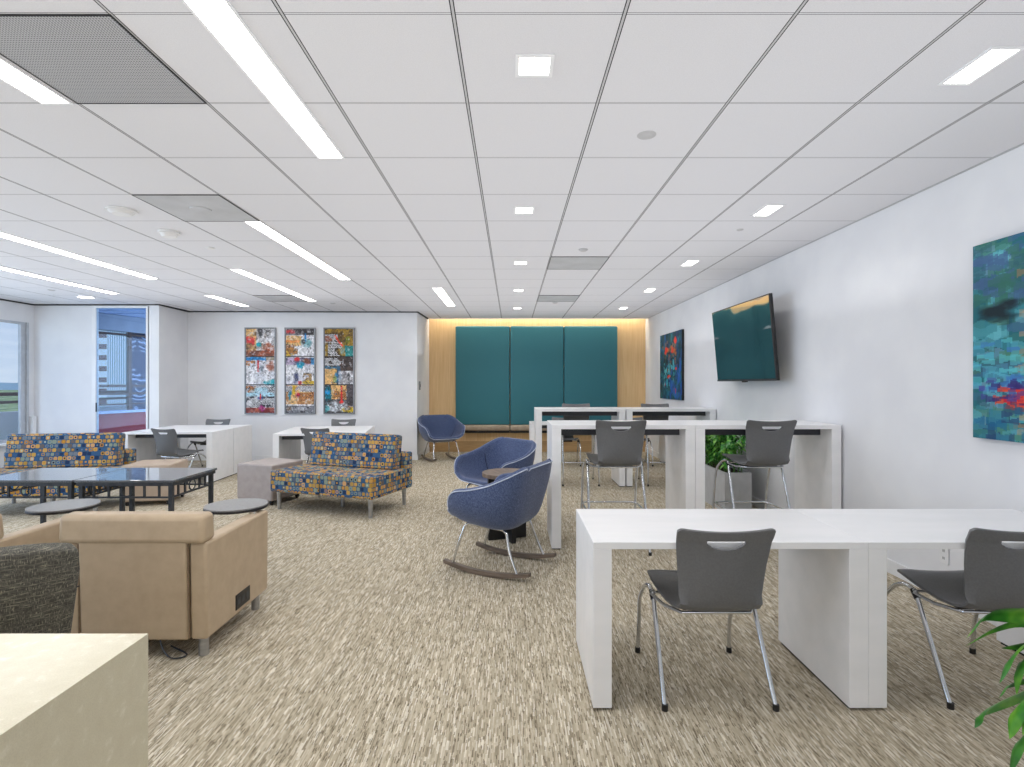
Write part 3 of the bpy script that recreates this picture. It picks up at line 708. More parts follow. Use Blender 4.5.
framed(weather(pic3()), -3.435, -2.875, 'tall abstract painting with a curved red stroke on black and white zigzags, rightmost of three')

TP = [(46, 112, 126), (58, 136, 148), (86, 168, 182), (62, 104, 138), (60, 122, 118), (104, 184, 196), (44, 86, 102), (84, 152, 182), (74, 130, 108), (116, 154, 178)]
def wide_art():
    c = Canvas(170, 170, (30, 104, 116), 5)
    c.strokes(420, TP, lx=.09, ly=.035); c.strokes(160, [(40, 92, 106), (52, 112, 98), (64, 98, 140)], 0, 0, 1, .3, .07, .03)
    c.blob(.16, .36, .12, .07, (18, 34, 44), .9, 2); c.strokes(60, [(186, 150, 120), (160, 130, 110), (176, 120, 90)], .26, .18, .44, .96, .035, .02, .6)
    c.rect(.36, .1, .375, .95, (196, 170, 146), .8, .01); c.strokes(60, [(74, 160, 190), (90, 190, 200), (60, 120, 190)], 0, .5, .5, .75, .05, .02)
    c.strokes(40, [(210, 52, 46), (226, 74, 44), (190, 40, 60)], .16, .74, .34, .84, .05, .012, .95); c.strokes(20, [(210, 52, 46), (196, 60, 60)], .4, .72, .6, .8, .04, .015, .9)
    c.strokes(80, [(24, 96, 140), (36, 70, 110), (60, 130, 150)], 0, .84, 1, 1, .05, .03); c.strokes(30, [(70, 70, 150), (50, 40, 110)], .05, .7, .3, .82, .03, .015, .7)
    c.strokes(40, [(196, 150, 110), (210, 80, 60), (70, 160, 180)], .5, .2, 1, .8, .04, .03, .7)
    return c
def tall_art():
    c = Canvas(140, 140, (24, 70, 84), 9)
    c.strokes(380, [(20, 80, 100), (26, 110, 130), (16, 50, 64), (30, 60, 110), (40, 130, 140), (24, 44, 50), (46, 70, 60), (34, 90, 150)], lx=.05, ly=.06)
    c.strokes(60, [(120, 96, 80), (90, 70, 60), (150, 110, 90)], .05, .1, .8, .6, .04, .03, .7)
    for cx, cy, rx, ry in ((.72, .13, .06, .06), (.33, .25, .09, .045), (.6, .28, .07, .05), (.45, .66, .07, .03), (.24, .78, .05, .06), (.7, .87, .06, .06), (.75, .54, .04, .02), (.28, .29, .05, .03)):
        c.blob(cx, cy, rx, ry, (232, 60, 44), .95, 4, .6)
    c.strokes(40, [(90, 200, 210), (60, 170, 190)], .2, .4, .7, .8, .03, .04, .8); c.strokes(30, [(30, 80, 170), (40, 100, 190)], .5, .5, 1, 1, .04, .08, .8); c.strokes(20, [(210, 110, 60)], .3, .2, .8, .4, .03, .03, .8)
    return c
def wall_canvas(cv, yfar, ynear, z0, z1, label):
    yc = (yfar+ynear)/2; w = yfar-ynear
    ang = -PI/2+math.atan(0.008)     # picture plane faces -x
    t = thing('canvas_painting', label, 'painting', (wx(yc)-0.003, yc, z0), ang)
    MB().box(-w/2, w/2, -0.036, 0, 0, z1-z0).build('stretcher', M['black'], t)
    canvas_mesh(cv, 'canvas', w, z1-z0, t, M['paint'], -0.0375)
wall_canvas(wide_art(), 3.226, 2.10, 1.078, 2.22, 'blue and turquoise brushwork canvas cut by the right edge of the photo')
wall_canvas(tall_art(), 9.85, 8.62, 1.13, 2.27, 'dark teal canvas dabbed with red, on the far right wall beyond the television')

# ------------------------------------------------------------------ television
tv = thing('television', 'large flat black television tilted down on the right wall', 'television', (2.60, 6.04, 1.428), -PI/2+math.atan(0.008))
tilt = Matrix.Rotation(R(5.0), 4, 'X')
W2, H2 = 0.745, 0.865
MB().box(-W2, W2, 0.0, 0.035, 0, H2, tilt).build('housing', M['black'], tv, bevel=0.006)
MB().box(-W2+0.012, W2-0.012, -0.0025, 0.0, 0.022, H2-0.012, tilt).build('screen', M['screen'], tv)
MB().box(-W2, W2, -0.004, 0.0, 0.0, 0.02, tilt).build('lower_bezel', M['ironwork'], tv)
MB().box(-0.04, 0.04, -0.004, 0.03, -0.014, 0.0, tilt).build('sensor_tab', M['black'], tv)
MB().box(-0.25, 0.25, 0.166, 0.175, 0.2, 0.62).box(-0.05, 0.05, 0.02, 0.167, 0.35, 0.47).build('wall_bracket', M['black'], tv)

# ------------------------------------------------------------------ shell chairs and stools
def shell_rows(zs):
    """centre profile from top of back to seat front (local y,z) with half widths"""
    prof = [(-0.330, 0.798, 0.203), (-0.327, 0.784, 0.2045), (-0.322, 0.768, 0.204), (-0.318, 0.753, 0.203), (-0.316, 0.744, 0.202), (-0.314, 0.735, 0.201), (-0.312, 0.726, 0.200), (-0.308, 0.71, 0.1985), (-0.302, 0.685, 0.196), (-0.290, 0.63, 0.189), (-0.281, 0.56, 0.182),
            (-0.273, 0.49, 0.177), (-0.260, 0.448, 0.174), (-0.232, 0.420, 0.175), (-0.185, 0.408, 0.184), (-0.12, 0.409, 0.198), (-0.04, 0.422, 0.212), (0.05, 0.441, 0.220), (0.12, 0.452, 0.220), (0.16, 0.450, 0.214), (0.184, 0.438, 0.202)]
    pts = [(a, b+zs, c) for a, b, c in prof]
    return pts
def chair_shell(zs, parent):
    prof = shell_rows(zs); NU = 40; mb = MB(); rows = []
    for k, (y, z, hw) in enumerate(prof):
        r = []
        for j in range(NU+1):
            u = -1+2*j/NU; au = abs(u)
            yy, zz = y, z
            t = (z-zs)
            if k <= 11:      # back: top edge dips in the middle, back curves around the sitter
                if k <= 5: zz -= 0.014*(1-au*au)*(1-k/6.0)
                if k == 0 and au > 0.9: zz -= 0.010*((au-0.9)/0.1)**2
                yy += 0.030*au*au*min(1, (k+3)/8.0)
                if t < 0.65: yy -= 0.010*(1-au*au)
            else:            # seat: sides curl up slightly
                zz += 0.014*au*au
                if k >= 19: yy -= 0.03*max(0, au-0.6)**1.5*4
            r.append((u*hw, yy, zz))
        rows.append(r)
    V = mb.grid(rows); bm = mb.bm; bm.faces.ensure_lookup_table()
    # hand hole: flat top, round bottom
    ztop, hw, hh = zs+0.745, 0.084, 0.040
    def inside(x, z): return z < ztop and abs(x) < hw and (ztop-z) < hh*math.sqrt(max(0, 1-(x/hw)**2))+1e-6
    kill = [f for f in bm.faces if inside(f.calc_center_median().x, f.calc_center_median().z) and f.calc_center_median().y < -0.15]
    kv = {v for f in kill for v in f.verts}
    bmesh.ops.delete(bm, geom=kill, context='FACES')
    for v in kv:
        if not v.is_valid: continue
        x = max(-hw, min(hw, v.co.x)); zb = ztop-hh*math.sqrt(max(0, 1-(x/hw)**2))
        if abs(v.co.z-ztop) < abs(v.co.z-zb): v.co.z = ztop-0.0
        else: v.co.z = zb
        v.co.x = x
    o = mb.build('seat_shell', M['shell'], parent, smooth=True, solid=0.011, offset=0)
    m = o.modifiers.new('bevel', 'BEVEL'); m.width = 0.003; m.segments = 2; m.limit_method = 'ANGLE'; m.angle_limit = R(50)
    return o
def make_chair(name, label, cat, zs=0.0):
    t = thing(name, label, cat)
    chair_shell(zs, t)
    H = 0.418+zs; stool = zs > 0.1
    fy = 0.25 if not stool else 0.27
    for s in (-1, 1):
        xj, xf = s*0.230, s*(0.238 if not stool else 0.245)
        rp_ = (xj, -0.02, H)
        MB().tube([rp_, (xf, -fy+0.004, 0.016)], 0.0105).build('leg', M['chrome'], t, smooth='auto')
        pts = bez([rp_, (xj+s*0.003, 0.05, H+0.006), (xj+s*0.006, 0.13, H-0.035), (xj+s*0.012, 0.195, H-0.12), (xf-s*0.003, fy-0.018, H*0.42), (xf, fy, 0.016)], 24)
        MB().tube(pts, 0.0105).build('leg', M['chrome'], t, smooth='auto')
        MB().cyl((xf, -fy, 0), 0.0135, 0.026, 14).build('foot', M['black'], t)
        MB().cyl((xf, fy, 0), 0.0135, 0.026, 14).build('foot', M['black'], t)
        MB().tube([(xj, -0.004, H+0.003), (xj+s*0.001, -0.036, H-0.03)], 0.0135, 12).build('joint_sleeve', M['black'], t, smooth='auto')
    b = MB().tube([(-0.236, -0.02, H-0.002), (0.236, -0.02, H-0.002)], 0.008).tube([(-0.236, -0.02, H-0.008), (-0.205, -0.11, H-0.022), (-0.15, -0.20, H-0.020), (0.15, -0.20, H-0.020), (0.205, -0.11, H-0.022), (0.236, -0.02, H-0.008)], 0.008)
    b.build('cross_bar', M['chrome'], t, smooth='auto')
    MB().box(-0.13, 0.13, -0.15, 0.0, H-0.032, H-0.012).build('seat_bracket', M['black'], t, bevel=0.004)
    if stool:
        zf = 0.32; x = 0.242
        yf, yr = 0.252, -0.155
        p = bez([(-x+0.008, yr, zf), (-x-0.004, 0.02, zf-0.0), (-x+0.0, 0.19, zf), (-x+0.03, yf, zf)], 12)+bez([(x-0.03, yf, zf), (x, 0.19, zf), (x+0.004, 0.02, zf), (x-0.008, yr, zf)], 12)
        MB().tube(p, 0.009).build('footrest', M['chrome'], t, smooth='auto')
    return t
G1 = 'grey molded chairs with chrome legs'
ch = make_chair('stacking_chair', 'grey molded chair with hand hole at the near white desk, fully in view', 'chair')
ch['group'] = G1
ch.location = (0.893, 2.555, 0)
dup(ch, (2.14, 2.555, 0), R(-3), 'grey molded chair at the near white desk, cut by the right edge of the photo', G1)
dup(ch, (-4.60, 7.52, 0), R(-16), 'grey chair turned aside at the near side of the left white desk pair', G1)
dup(ch, (-5.0, 8.85, 0), R(180), 'grey chair behind the left white desk pair, its back against the pier wall', G1)
dup(ch, (-2.63, 7.60, 0), R(-8), 'grey chair between the patterned loveseat and the white desk under the paintings', G1)
dup(ch, (-2.84, 8.84, 0), R(184), 'grey chair behind the white desk, below the rightmost tall painting', G1)
dup(ch, (0.92, 9.34, 0), R(180), 'grey chair at the farthest low desk, nearer the blue rockers', G1)
dup(ch, (2.14, 9.34, 0), R(180), 'grey chair at the farthest low desk, nearer the right wall', G1)
G2 = 'grey counter height stools with chrome legs'
st = make_chair('counter_stool', 'grey stool with chrome footrest at the nearer high table, left one beside the blue rockers', 'stool', 0.31)
st['group'] = G2; st.location = (0.88, 4.65, 0)
dup(st, (2.085, 4.65, 0), R(2), 'grey stool at the nearer high table in front of the green planter', G2)
dup(st, (0.94, 7.60, 0), R(180), 'grey stool facing the camera behind the farther high table, in front of the teal panels', G2)
dup(st, (2.10, 7.60, 0), R(180), 'grey stool facing the camera behind the farther high table, under the dark teal canvas', G2)

# ------------------------------------------------------------------ white desks and high tables
def desk(w, d, h, loc, rot, label, name='desk', cat='desk', beam=True, group=None, th=0.03):
    """front-left-bottom corner at loc"""
    t = thing(name, label, cat, loc, rot, group)
    MB().box(0, w, 0, d, h-th, h).build('top', M['white'], t, bevel=0.002)
    for x0 in (0, w-0.08):
        MB().box(x0, x0+0.08, 0.0, d, 0.012, h-th).build('side_panel', M['white'], t, bevel=0.002)
        MB().box(x0+0.006, x0+0.074, 0.02, d-0.02, 0, 0.012).build('foot_plinth', M['dark_gap'], t)
    if beam: MB().box(0.08, w-0.08, 0.17, 0.23, h-th-0.065, h-th).build('support_beam', M['beam'], t)
    else: MB().box(0.08, w-0.08, d*0.5-0.02, d*0.5+0.02, h-th-0.02, h-th).build('support_beam', M['greytile'], t)
    return t
GD = 'white slab sided desks'
desk(1.176, 0.615, 0.721, (0.347, 2.300, 0), 0, 'low white desk with slab sides in the foreground, left of the seam', beam=False, group=GD)
desk(1.180, 0.615, 0.721, (1.524, 2.300, 0), 0, 'low white desk in the foreground, running out of the photo at right', beam=False, group=GD)
GH = 'white slab sided high tables'
desk(1.208, 0.60, 1.05, (0.334, 4.526, 0), 0, 'high white table next to the blue rocking chairs, nearer row', 'high_table', 'table', group=GH, th=0.035)
desk(1.226, 0.60, 1.05, (1.545, 4.526, 0), 0, 'high white table in front of the green planter, nearer row', 'high_table', 'table', group=GH, th=0.035)
desk(1.208, 0.60, 1.055, (0.324, 7.27, 0), 0, 'high white table in the farther row, left of its seam, before the teal panels', 'high_table', 'table', group=GH, th=0.035)
desk(1.206, 0.60, 1.055, (1.550, 7.27, 0), 0, 'high white table in the farther row, against the right wall', 'high_table', 'table', group=GH, th=0.035)
desk(1.20, 0.58, 0.725, (0.308, 9.08, 0), 0, 'farthest low white desk, left part, seen under the high tables', group=GD)
desk(1.20, 0.58, 0.725, (1.53, 9.08, 0), 0, 'farthest low white desk, right part, against the wall', group=GD)
# left pair (front and back), slightly turned
def pair(px, py, rot, w, d, labs):
    c_, s_ = math.cos(rot), math.sin(rot)
    desk(w, d, 0.717, (px, py, 0), rot, labs[0], group=GD)
    o2 = d+0.012
    t = desk(w, d, 0.717, (px-s_*o2, py+c_*o2, 0), rot, labs[1], group=GD)
    # the back desk faces the other way
    for ch_ in [k for k in bpy.data.objects if k.parent == t and k.name.startswith('support_beam')]: ch_.location.y = d-0.4
pair(-5.44, 7.50, R(3.5), 1.22, 0.66, ('low white desk at far left behind the patterned sofa, nearer of its pair', 'low white desk at far left, farther of its pair, by the pier'))
pair(-3.235, 7.27, R(9), 1.22, 0.64, ('low white desk under the paintings, nearer of the pair, behind the loveseat', 'low white desk under the paintings, farther of the pair, close to the wall'))

# wall outlet under the near right desk
ol = thing('wall_outlet', 'white power outlet low on the right wall under the near desk', 'outlet', (wx(3.48)-0.002, 3.48, 0.295), 0)
MB().box(-0.008, 0.0, -0.036, 0.036, -0.058, 0.058).build('cover_plate', M['trimwhite'], ol, bevel=0.002)
for z in (-0.024, 0.024): MB().box(-0.0095, -0.008, -0.006, -0.003, z-0.008, z+0.008).box(-0.0095, -0.008, 0.004, 0.007, z-0.008, z+0.008).build('socket', M['black'], ol)

# ------------------------------------------------------------------ blue rocking chairs
def make_rocker(label):
    t = thing('rocking_chair', label, 'rocking chair')
    S = [((0, .36, .425), (.13, .36, .425), (.225, .35, .43), (.285, .36, .46), (.30, .365, .485)),
         ((0, .25, .39), (.15, .25, .39), (.26, .24, .41), (.33, .255, .50), (.345, .27, .61)),
         ((0, .08, .37), (.16, .08, .37), (.27, .07, .395), (.345, .08, .51), (.36, .075, .645)),
         ((0, -.12, .352), (.15, -.12, .352), (.26, -.12, .38), (.34, -.12, .52), (.36, -.12, .685)),
         ((0, -.26, .375), (.13, -.26, .375), (.23, -.255, .41), (.315, -.26, .57), (.34, -.27, .74)),
         ((0, -.335, .53), (.12, -.335, .53), (.20, -.33, .55), (.265, -.345, .66), (.29, -.36, .785)),
         ((0, -.385, .72), (.10, -.385, .72), (.165, -.385, .725), (.20, -.39, .765), (.22, -.395, .805)),
         ((0, -.405, .80), (.09, -.405, .80), (.15, -.405, .80), (.185, -.405, .803), (.205, -.408, .808))]
    S = [tuple((x, y*0.73, z+max(0, 0.02*(1-(z-.35)/.3))) for x, y, z in r) for r in S]
    half = [[Vector(p) for p in r] for r in S]
    full_rows = [[Vector((-p.x, p.y, p.z)) for p in reversed(r[1:])]+r for r in half]
    dense = [bez(r, 32) for r in full_rows]
    cols = list(zip(*dense)); colsd = [bez(list(c_), 42) for c_ in cols]
    G = [list(r) for r in zip(*colsd)]
    NR, NC = len(G), len(G[0])
    def nrm(i, j):
        a_ = G[min(i+1, NR-1)][j]-G[max(i-1, 0)][j]; b_ = G[i][min(j+1, NC-1)]-G[i][max(j-1, 0)]
        n_ = a_.cross(b_).normalized(); c0 = Vector((0, -0.02, 0.72))
        return n_ if n_.dot(G[i][j]-c0) > 0 else -n_
    NN = [[nrm(i, j) for j in range(NC)] for i in range(NR)]
    TH = 0.040
    mb = MB(); bm = mb.bm
    Vi = mb.grid([[G[i][j] for j in range(NC)] for i in range(NR)])
    Vo = mb.grid([[G[i][j]+NN[i][j]*TH for j in range(NC)] for i in range(NR)])
    loop = [(0, j) for j in range(NC)]+[(i, NC-1) for i in range(1, NR)]+[(NR-1, j) for j in range(NC-2, -1, -1)]+[(i, 0) for i in range(NR-2, 0, -1)]
    mid = [bm.verts.new(G[i][j]+NN[i][j]*TH*.5+((G[i][j]-G[min(max(i, 2), NR-3)][min(max(j, 2), NC-3)]).normalized()*0.014)) for i, j in loop]
    for k in range(len(loop)):
        (i, j), (i2, j2) = loop[k], loop[(k+1) % len(loop)]
        bm.faces.new((Vi[i][j], Vi[i2][j2], mid[(k+1) % len(loop)], mid[k])); bm.faces.new((mid[k], mid[(k+1) % len(loop)], Vo[i2][j2], Vo[i][j]))
    mb.build('shell', M['blue'], t, smooth=True)
    MB().tube([G[i][j]+NN[i][j]*(TH+0.001) for i, j in loop], 0.0042, 8, closed=True).build('piping', M['piping'], t, smooth=True)
    kk = int(NR*0.50); row = G[kk]
    MB().tube([row[j]-NN[kk][j]*0.001 for j in range(2, NC-2)], 0.0035, 6).build('seat_seam', M['seam_dark'], t, smooth=True)
    for s in (-1, 1):
        x = s*0.20; xr = s*0.245
        pts = bez([(xr, .285, .045), (s*.235, .235, .20), (s*.212, .195, .33)], 8)+bez([(s*.205, .17, .352), (s*.20, .04, .345), (s*.20, -.12, .335)], 8)+bez([(s*.205, -.15, .315), (s*.235, -.19, .18), (xr, -.25, .045)], 8)
        MB().tube(pts, 0.0105).build('leg_frame', M['chrome'], t, smooth='auto')
        poly = []
        n = 20
        for i in range(n+1):
            y = -.355+.71*i/n; poly.append((y, 0.052*(y/.375)**2))
        for i in range(n, -1, -1):
            y = -.355+.71*i/n; poly.append((y, 0.030+0.050*(y/.375)**2*0.88+0.004))
        MB().prism(poly, xr-0.02, xr+0.02, 'x').build('rocker', M['rocker_wood'], t, bevel=0.003)
    MB().tube([(-.196, .10, .338), (.196, .10, .338)], 0.009).tube([(-.196, -.10, .334), (.196, -.10, .334)], 0.009).build('cross_bar', M['chrome'], t, smooth='auto')
    return t
rk = make_rocker('blue upholstered rocking chair nearest the camera, seen from its side and back')
GR = 'blue rocking chairs'
rk['group'] = GR
rk.location = (-0.085, 4.14, 0); rk.rotation_euler = (0, 0, R(64))
dup(rk, (-0.18, 5.56, 0), R(131), 'blue upholstered rocking chair behind the small round side table', GR)
dup(rk, (-1.30, 9.88, 0), R(209), 'blue upholstered rocking chair far back beside the alcove wall', GR)
tb = thing('side_table', 'small round dark wood side table between the two near blue rocking chairs', 'table', (-0.045, 4.87, 0), R(20))
MB().cyl((0, 0, 0.565), 0.225, 0.035, 48).build('top', M['walnut'], tb, bevel=0.003)
MB().box(-0.18, 0.18, -0.02, 0.02, 0, 0.565).box(-0.02, 0.02, -0.18, 0.18, 0, 0.565).build('cross_base', M['black'], tb, bevel=0.003)

# ------------------------------------------------------------------ patterned sofas
def make_sofa(label):
    """origin under front edge centre, faces -y, seat runs to +y"""
    t = thing('patterned_loveseat', label, 'sofa')
    L, D = 1.34, 0.80
    for x0, x1 in ((-L/2, -0.004), (0.004, L/2)):
        MB().box(x0, x1, 0, D-0.13, 0.20, 0.435).build('seat_cushion', M['pattern'], t, bevel=0.022, segs=3, uv=True, smooth='auto')
    MB().box(-L/2, L/2, D-0.13, D, 0.20, 0.61).build('back_frame', M['pattern'], t, bevel=0.018, segs=3, uv=True, smooth='auto')
    mb = MB(); lean = Matrix.Translation((0, D-0.31, 0.437)) @ Matrix.Rotation(R(-9), 4, 'X')
    mb.box(-L/2+0.11, L/2-0.07, 0, 0.16, 0.0, 0.395, lean)
    o = mb.build('back_cushion', M['pattern'], t, bevel=0.025, segs=3, uv=True, smooth='auto')
    for x in (-L/2+0.07, L/2-0.07):
        for y in (0.07, D-0.07): MB().cyl((x, y, 0), 0.019, 0.20, 20, r2=0.027).build('leg', M['brushed'], t, smooth='auto')
    MB().cyl((0, D*0.5, 0), 0.019, 0.20, 20, r2=0.025).build('leg', M['brushed'], t, smooth='auto')
    return t
sf = make_sofa('blue and gold patterned loveseat touching the taupe ottoman, in the middle of the room')
sf['group'] = 'blue and gold patterned loveseats'
sf.location = (-2.06, 5.74, 0); sf.rotation_euler = (0, 0, R(-20))
dup(sf, (-5.11, 5.68, 0), R(10), 'patterned loveseat in blue and gold squares at far left behind the dark granite tables', 'blue and gold patterned loveseats')

# ottomans
def ottoman(loc, rot, mat, label):
    t = thing('ottoman', label, 'ottoman', loc, rot, 'square vinyl ottomans')
    MB().box(-0.26, 0.26, -0.26, 0.26, 0.05, 0.465).build('body', mat, t, bevel=0.02, segs=3, smooth='auto')
    for sx in (-1, 1):
        for sy in (-1, 1):
            MB().tube([(sx*0.21-0.012, sy*0.21, 0.025), (sx*0.21+0.012, sy*0.21, 0.025)], 0.025, 16).box(sx*0.21-0.016, sx*0.21+0.016, sy*0.21-0.012, sy*0.21+0.012, 0.03, 0.05).build('caster', M['black'], t)
    return t
ottoman((-4.235, 6.40, 0), R(12), M['ottoman'], 'tan square ottoman on casters behind the dark granite tables')
ottoman((-2.90, 6.47, 0), R(-19), M['mauve'], 'taupe square ottoman on casters touching the left end of the middle loveseat')

# ------------------------------------------------------------------ granite topped iron tables
def make_coffee(label):
    t = thing('granite_table', label, 'table')
    w, d, h = 0.74, 0.60, 0.68
    MB().box(0, w, 0, d, h-0.018, h).build('top', M['granite'], t, bevel=0.003)
    MB().box(0.01, w-0.01, 0.01, 0.03, h-0.045, h-0.018).box(0.01, w-0.01, d-0.03, d-0.01, h-0.045, h-0.018).box(0.01, 0.03, 0.03, d-0.03, h-0.045, h-0.018).box(w-0.03, w-0.01, 0.03, d-0.03, h-0.045, h-0.018).build('top_frame', M['ironwork'], t)
    for x in (0.02, w-0.05):
        for y in (0.02, d-0.05): MB().box(x, x+0.03, y, y+0.03, 0, h-0.045).build('leg', M['ironwork'], t, bevel=0.002)
    z0, z1 = h-0.128, h-0.045
    for y in (0.035, d-0.035):
        mb = MB().box(0.05, w-0.05, y-0.008, y+0.008, z0-0.012, z0)
        for k in (0.17, 0.32, 0.68, 0.83): mb.box(w*k-0.007, w*k+0.007, y-0.006, y+0.006, z0, z1)
        mb.tube(arc((w/2, y, (z0+z1)/2), 0.04, 0, 2*PI*23/24, 23, 'xz'), 0.005, 8, closed=True)
        mb.build('apron_rail', M['ironwork'], t)
    for x in (0.035, w-0.035):
        mb = MB().box(x-0.008, x+0.008, 0.05, d-0.05, z0-0.012, z0)
        for k in (0.2, 0.34, 0.66, 0.8): mb.box(x-0.006, x+0.006, d*k-0.007, d*k+0.007, z0, z1)
        mb.tube(arc((x, d/2, (z0+z1)/2), 0.04, 0, 2*PI*23/24, 23, 'yz'), 0.005, 8, closed=True)
        mb.build('apron_rail', M['ironwork'], t)
    return t
ct = make_coffee('dark granite topped iron table with ring apron, right one of the pair')
ct.location = (-3.26, 4.0, 0); ct['group'] = 'granite topped iron tables'
dup(ct, (-4.012, 4.0, 0), 0, 'dark granite topped iron table, left one of the pair, near the left edge', 'granite topped iron tables')

# ------------------------------------------------------------------ tan armchairs with tablet arms
def make_armchair(label):
    """origin bottom centre of rear edge, faces +y; width .73"""
    t = thing('tan_armchair', label, 'armchair')
    hw = 0.365
    for s in (-1, 1):
        x0, x1 = sorted((s*hw, s*(hw-0.085)))
        # arm slab: rear edge slightly slanted
        MB().prism([(0.012, 0.10), (0.69, 0.10), (0.70, 0.60), (0.0, 0.595)], x0, x1, 'x').build('arm', M['tan'], t, bevel=0.014, segs=3, smooth='auto')
    MB().prism([(0.004, 0.10), (0.11, 0.10), (0.11, 0.62), (-0.014, 0.62)], -hw+0.093, hw-0.093, 'x').build('back_panel', M['tan'], t, bevel=0.012, segs=3, smooth='auto')
    MB().prism([(-0.025, 0.592), (0.10, 0.592), (0.085, 0.742), (-0.02, 0.738)], -hw-0.004, hw+0.0, 'x').build('head_roll', M['tan'], t, bevel=0.028, segs=4, smooth='auto')
    MB().box(-hw+0.09, hw-0.09, 0.11, 0.68, 0.12, 0.44).build('seat_cushion', M['tan'], t, bevel=0.03, segs=3, smooth='auto')
    for s in (-1, 1):
        MB().tube([(s*(hw-0.088), 0.004, 0.11), (s*(hw-0.089), -0.004, 0.59)], 0.004, 8).build('seam', M['tanseam'], t)
        for y in (0.07, 0.63): MB().cyl((s*(hw-0.05), y, 0), 0.024, 0.10, 24).build('leg', M['brushed'], t, smooth='auto')
    p = MB().box(hw, hw+0.005, 0.29, 0.45, 0.13, 0.215).build('power_module', M['black'], t, bevel=0.002)
    q = MB()
    for k in range(3): q.box(hw+0.005, hw+0.0065, 0.305+k*0.048, 0.335+k*0.048, 0.155, 0.19)
    q.build('socket', M['ironwork'], p)
    m = MB().cyl((hw-0.20, 0.695, 0.628), 0.183, 0.007, 64).build('tablet_top', M['tabletop'], t)
    MB().cyl((hw-0.20, 0.695, 0.612), 0.185, 0.016, 64).build('tablet_edge', M['black'], m, bevel=0.004)
    MB().cyl((hw-0.05, 0.60, 0.60), 0.022, 0.013, 20).tube([(hw-0.05, 0.60, 0.607), (hw-0.16, 0.66, 0.607)], 0.01).build('tablet_pivot', M['chrome'], t)
    MB().tube(bez([(0.1, 0.05, 0.09), (0.14, 0.02, 0.04), (0.20, 0.0, 0.012), (0.24, 0.05, 0.008), (0.1, 0.14, 0.008)], 16), 0.004, 6).build('power_cord', M['ironwork'], t)
    return t
ac = make_armchair('tan vinyl armchair seen from behind with a round grey tablet on its right arm')
ac.location = (-1.910, 2.715, 0); ac['group'] = 'tan armchairs with tablet arms'
dup(ac, (-2.99, 2.70, 0), 0, 'tan vinyl armchair at the left edge, mostly hidden by the tweed chair', 'tan armchairs with tablet arms')

# ------------------------------------------------------------------ tweed chair and stone counter
tw_ = thing('tweed_chair', 'charcoal tweed upholstered chair back behind the cream counter', 'chair', (-1.99, 2.0, 0), R(35))
rows = []
for i in range(9):
    z = 0.36+0.435*i/8; f = i/8
    hw = 0.255+0.052*f+(0.0 if i < 7 else -0.008*(i-6)); r = []
    for j in range(13):
        u = -1+2*j/12
        r.append((u*hw, -0.02-0.09*f+0.07*abs(u)**2.2, z+(-0.035*abs(u)**3 if i == 8 else -0.022*abs(u)**3*f)))
    rows.append(r)
mb = MB(); mb.grid(rows); mb.build('backrest', M['tweed'], tw_, smooth=True, solid=0.075, offset=0, bevel=0.02, segs=3)
MB().box(-0.24, 0.23, -0.02, 0.40, 0.34, 0.47).build('seat', M['tweed'], tw_, bevel=0.035, segs=3, smooth='auto')
MB().tube(bez([(0.0, -0.078, 0.548), (0.12, -0.084, 0.572), (0.30, -0.03, 0.592)], 14), 0.003, 6).build('seam', M['black'], tw_)
for sx in (-1, 1):
    for y in (0.03, 0.41): MB().cyl((sx*0.22, y, 0), 0.014, 0.35, 14, r2=0.02).build('leg', M['black'], tw_, smooth='auto')
ctr = thing('stone_counter', 'cream speckled stone counter with waterfall end in the lower left corner', 'counter', (-0.96, 1.42, 0))
MB().box(-1.6, 0, -1.9, 0, 0.70, 0.74).build('top', M['stone'], ctr)
MB().box(-0.02, 0, -1.9, 0, 0, 0.70).build('waterfall_panel', M['stone'], ctr)
MB().box(-1.58, -0.02, -0.03, -0.005, 0, 0.70).build('back_panel', M['stone'], ctr)

# ------------------------------------------------------------------ plants
def leaf(mb, pts, width, n=10, fold=0.25, side=None):
    P = bez(pts, n*(len(pts)-1)//2 if len(pts) > 2 else n)
    N = len(P); rows = []
    for i, p in enumerate(P):
        d = (P[min(i+1, N-1)]-P[max(i-1, 0)]).normalized(); t = i/(N-1)
        sd = d.cross(Vector((0, 0, 1)) if abs(d.z) < 0.95 else Vector((0, 1, 0))).normalized()
        if side is not None:
            sd = (Vector(side)-d*Vector(side).dot(d)).normalized()
        up = sd.cross(d)
        w = width*0.5*(math.sin(PI*min(1, t**0.75))**0.8)*(1 if t < .97 else .2)+0.0008
        rows.append([p-sd*w+up*w*fold, p-sd*w*.5+up*w*fold*.4, p, p+sd*w*.5+up*w*fold*.4, p+sd*w+up*w*fold])
    mb.grid(rows)
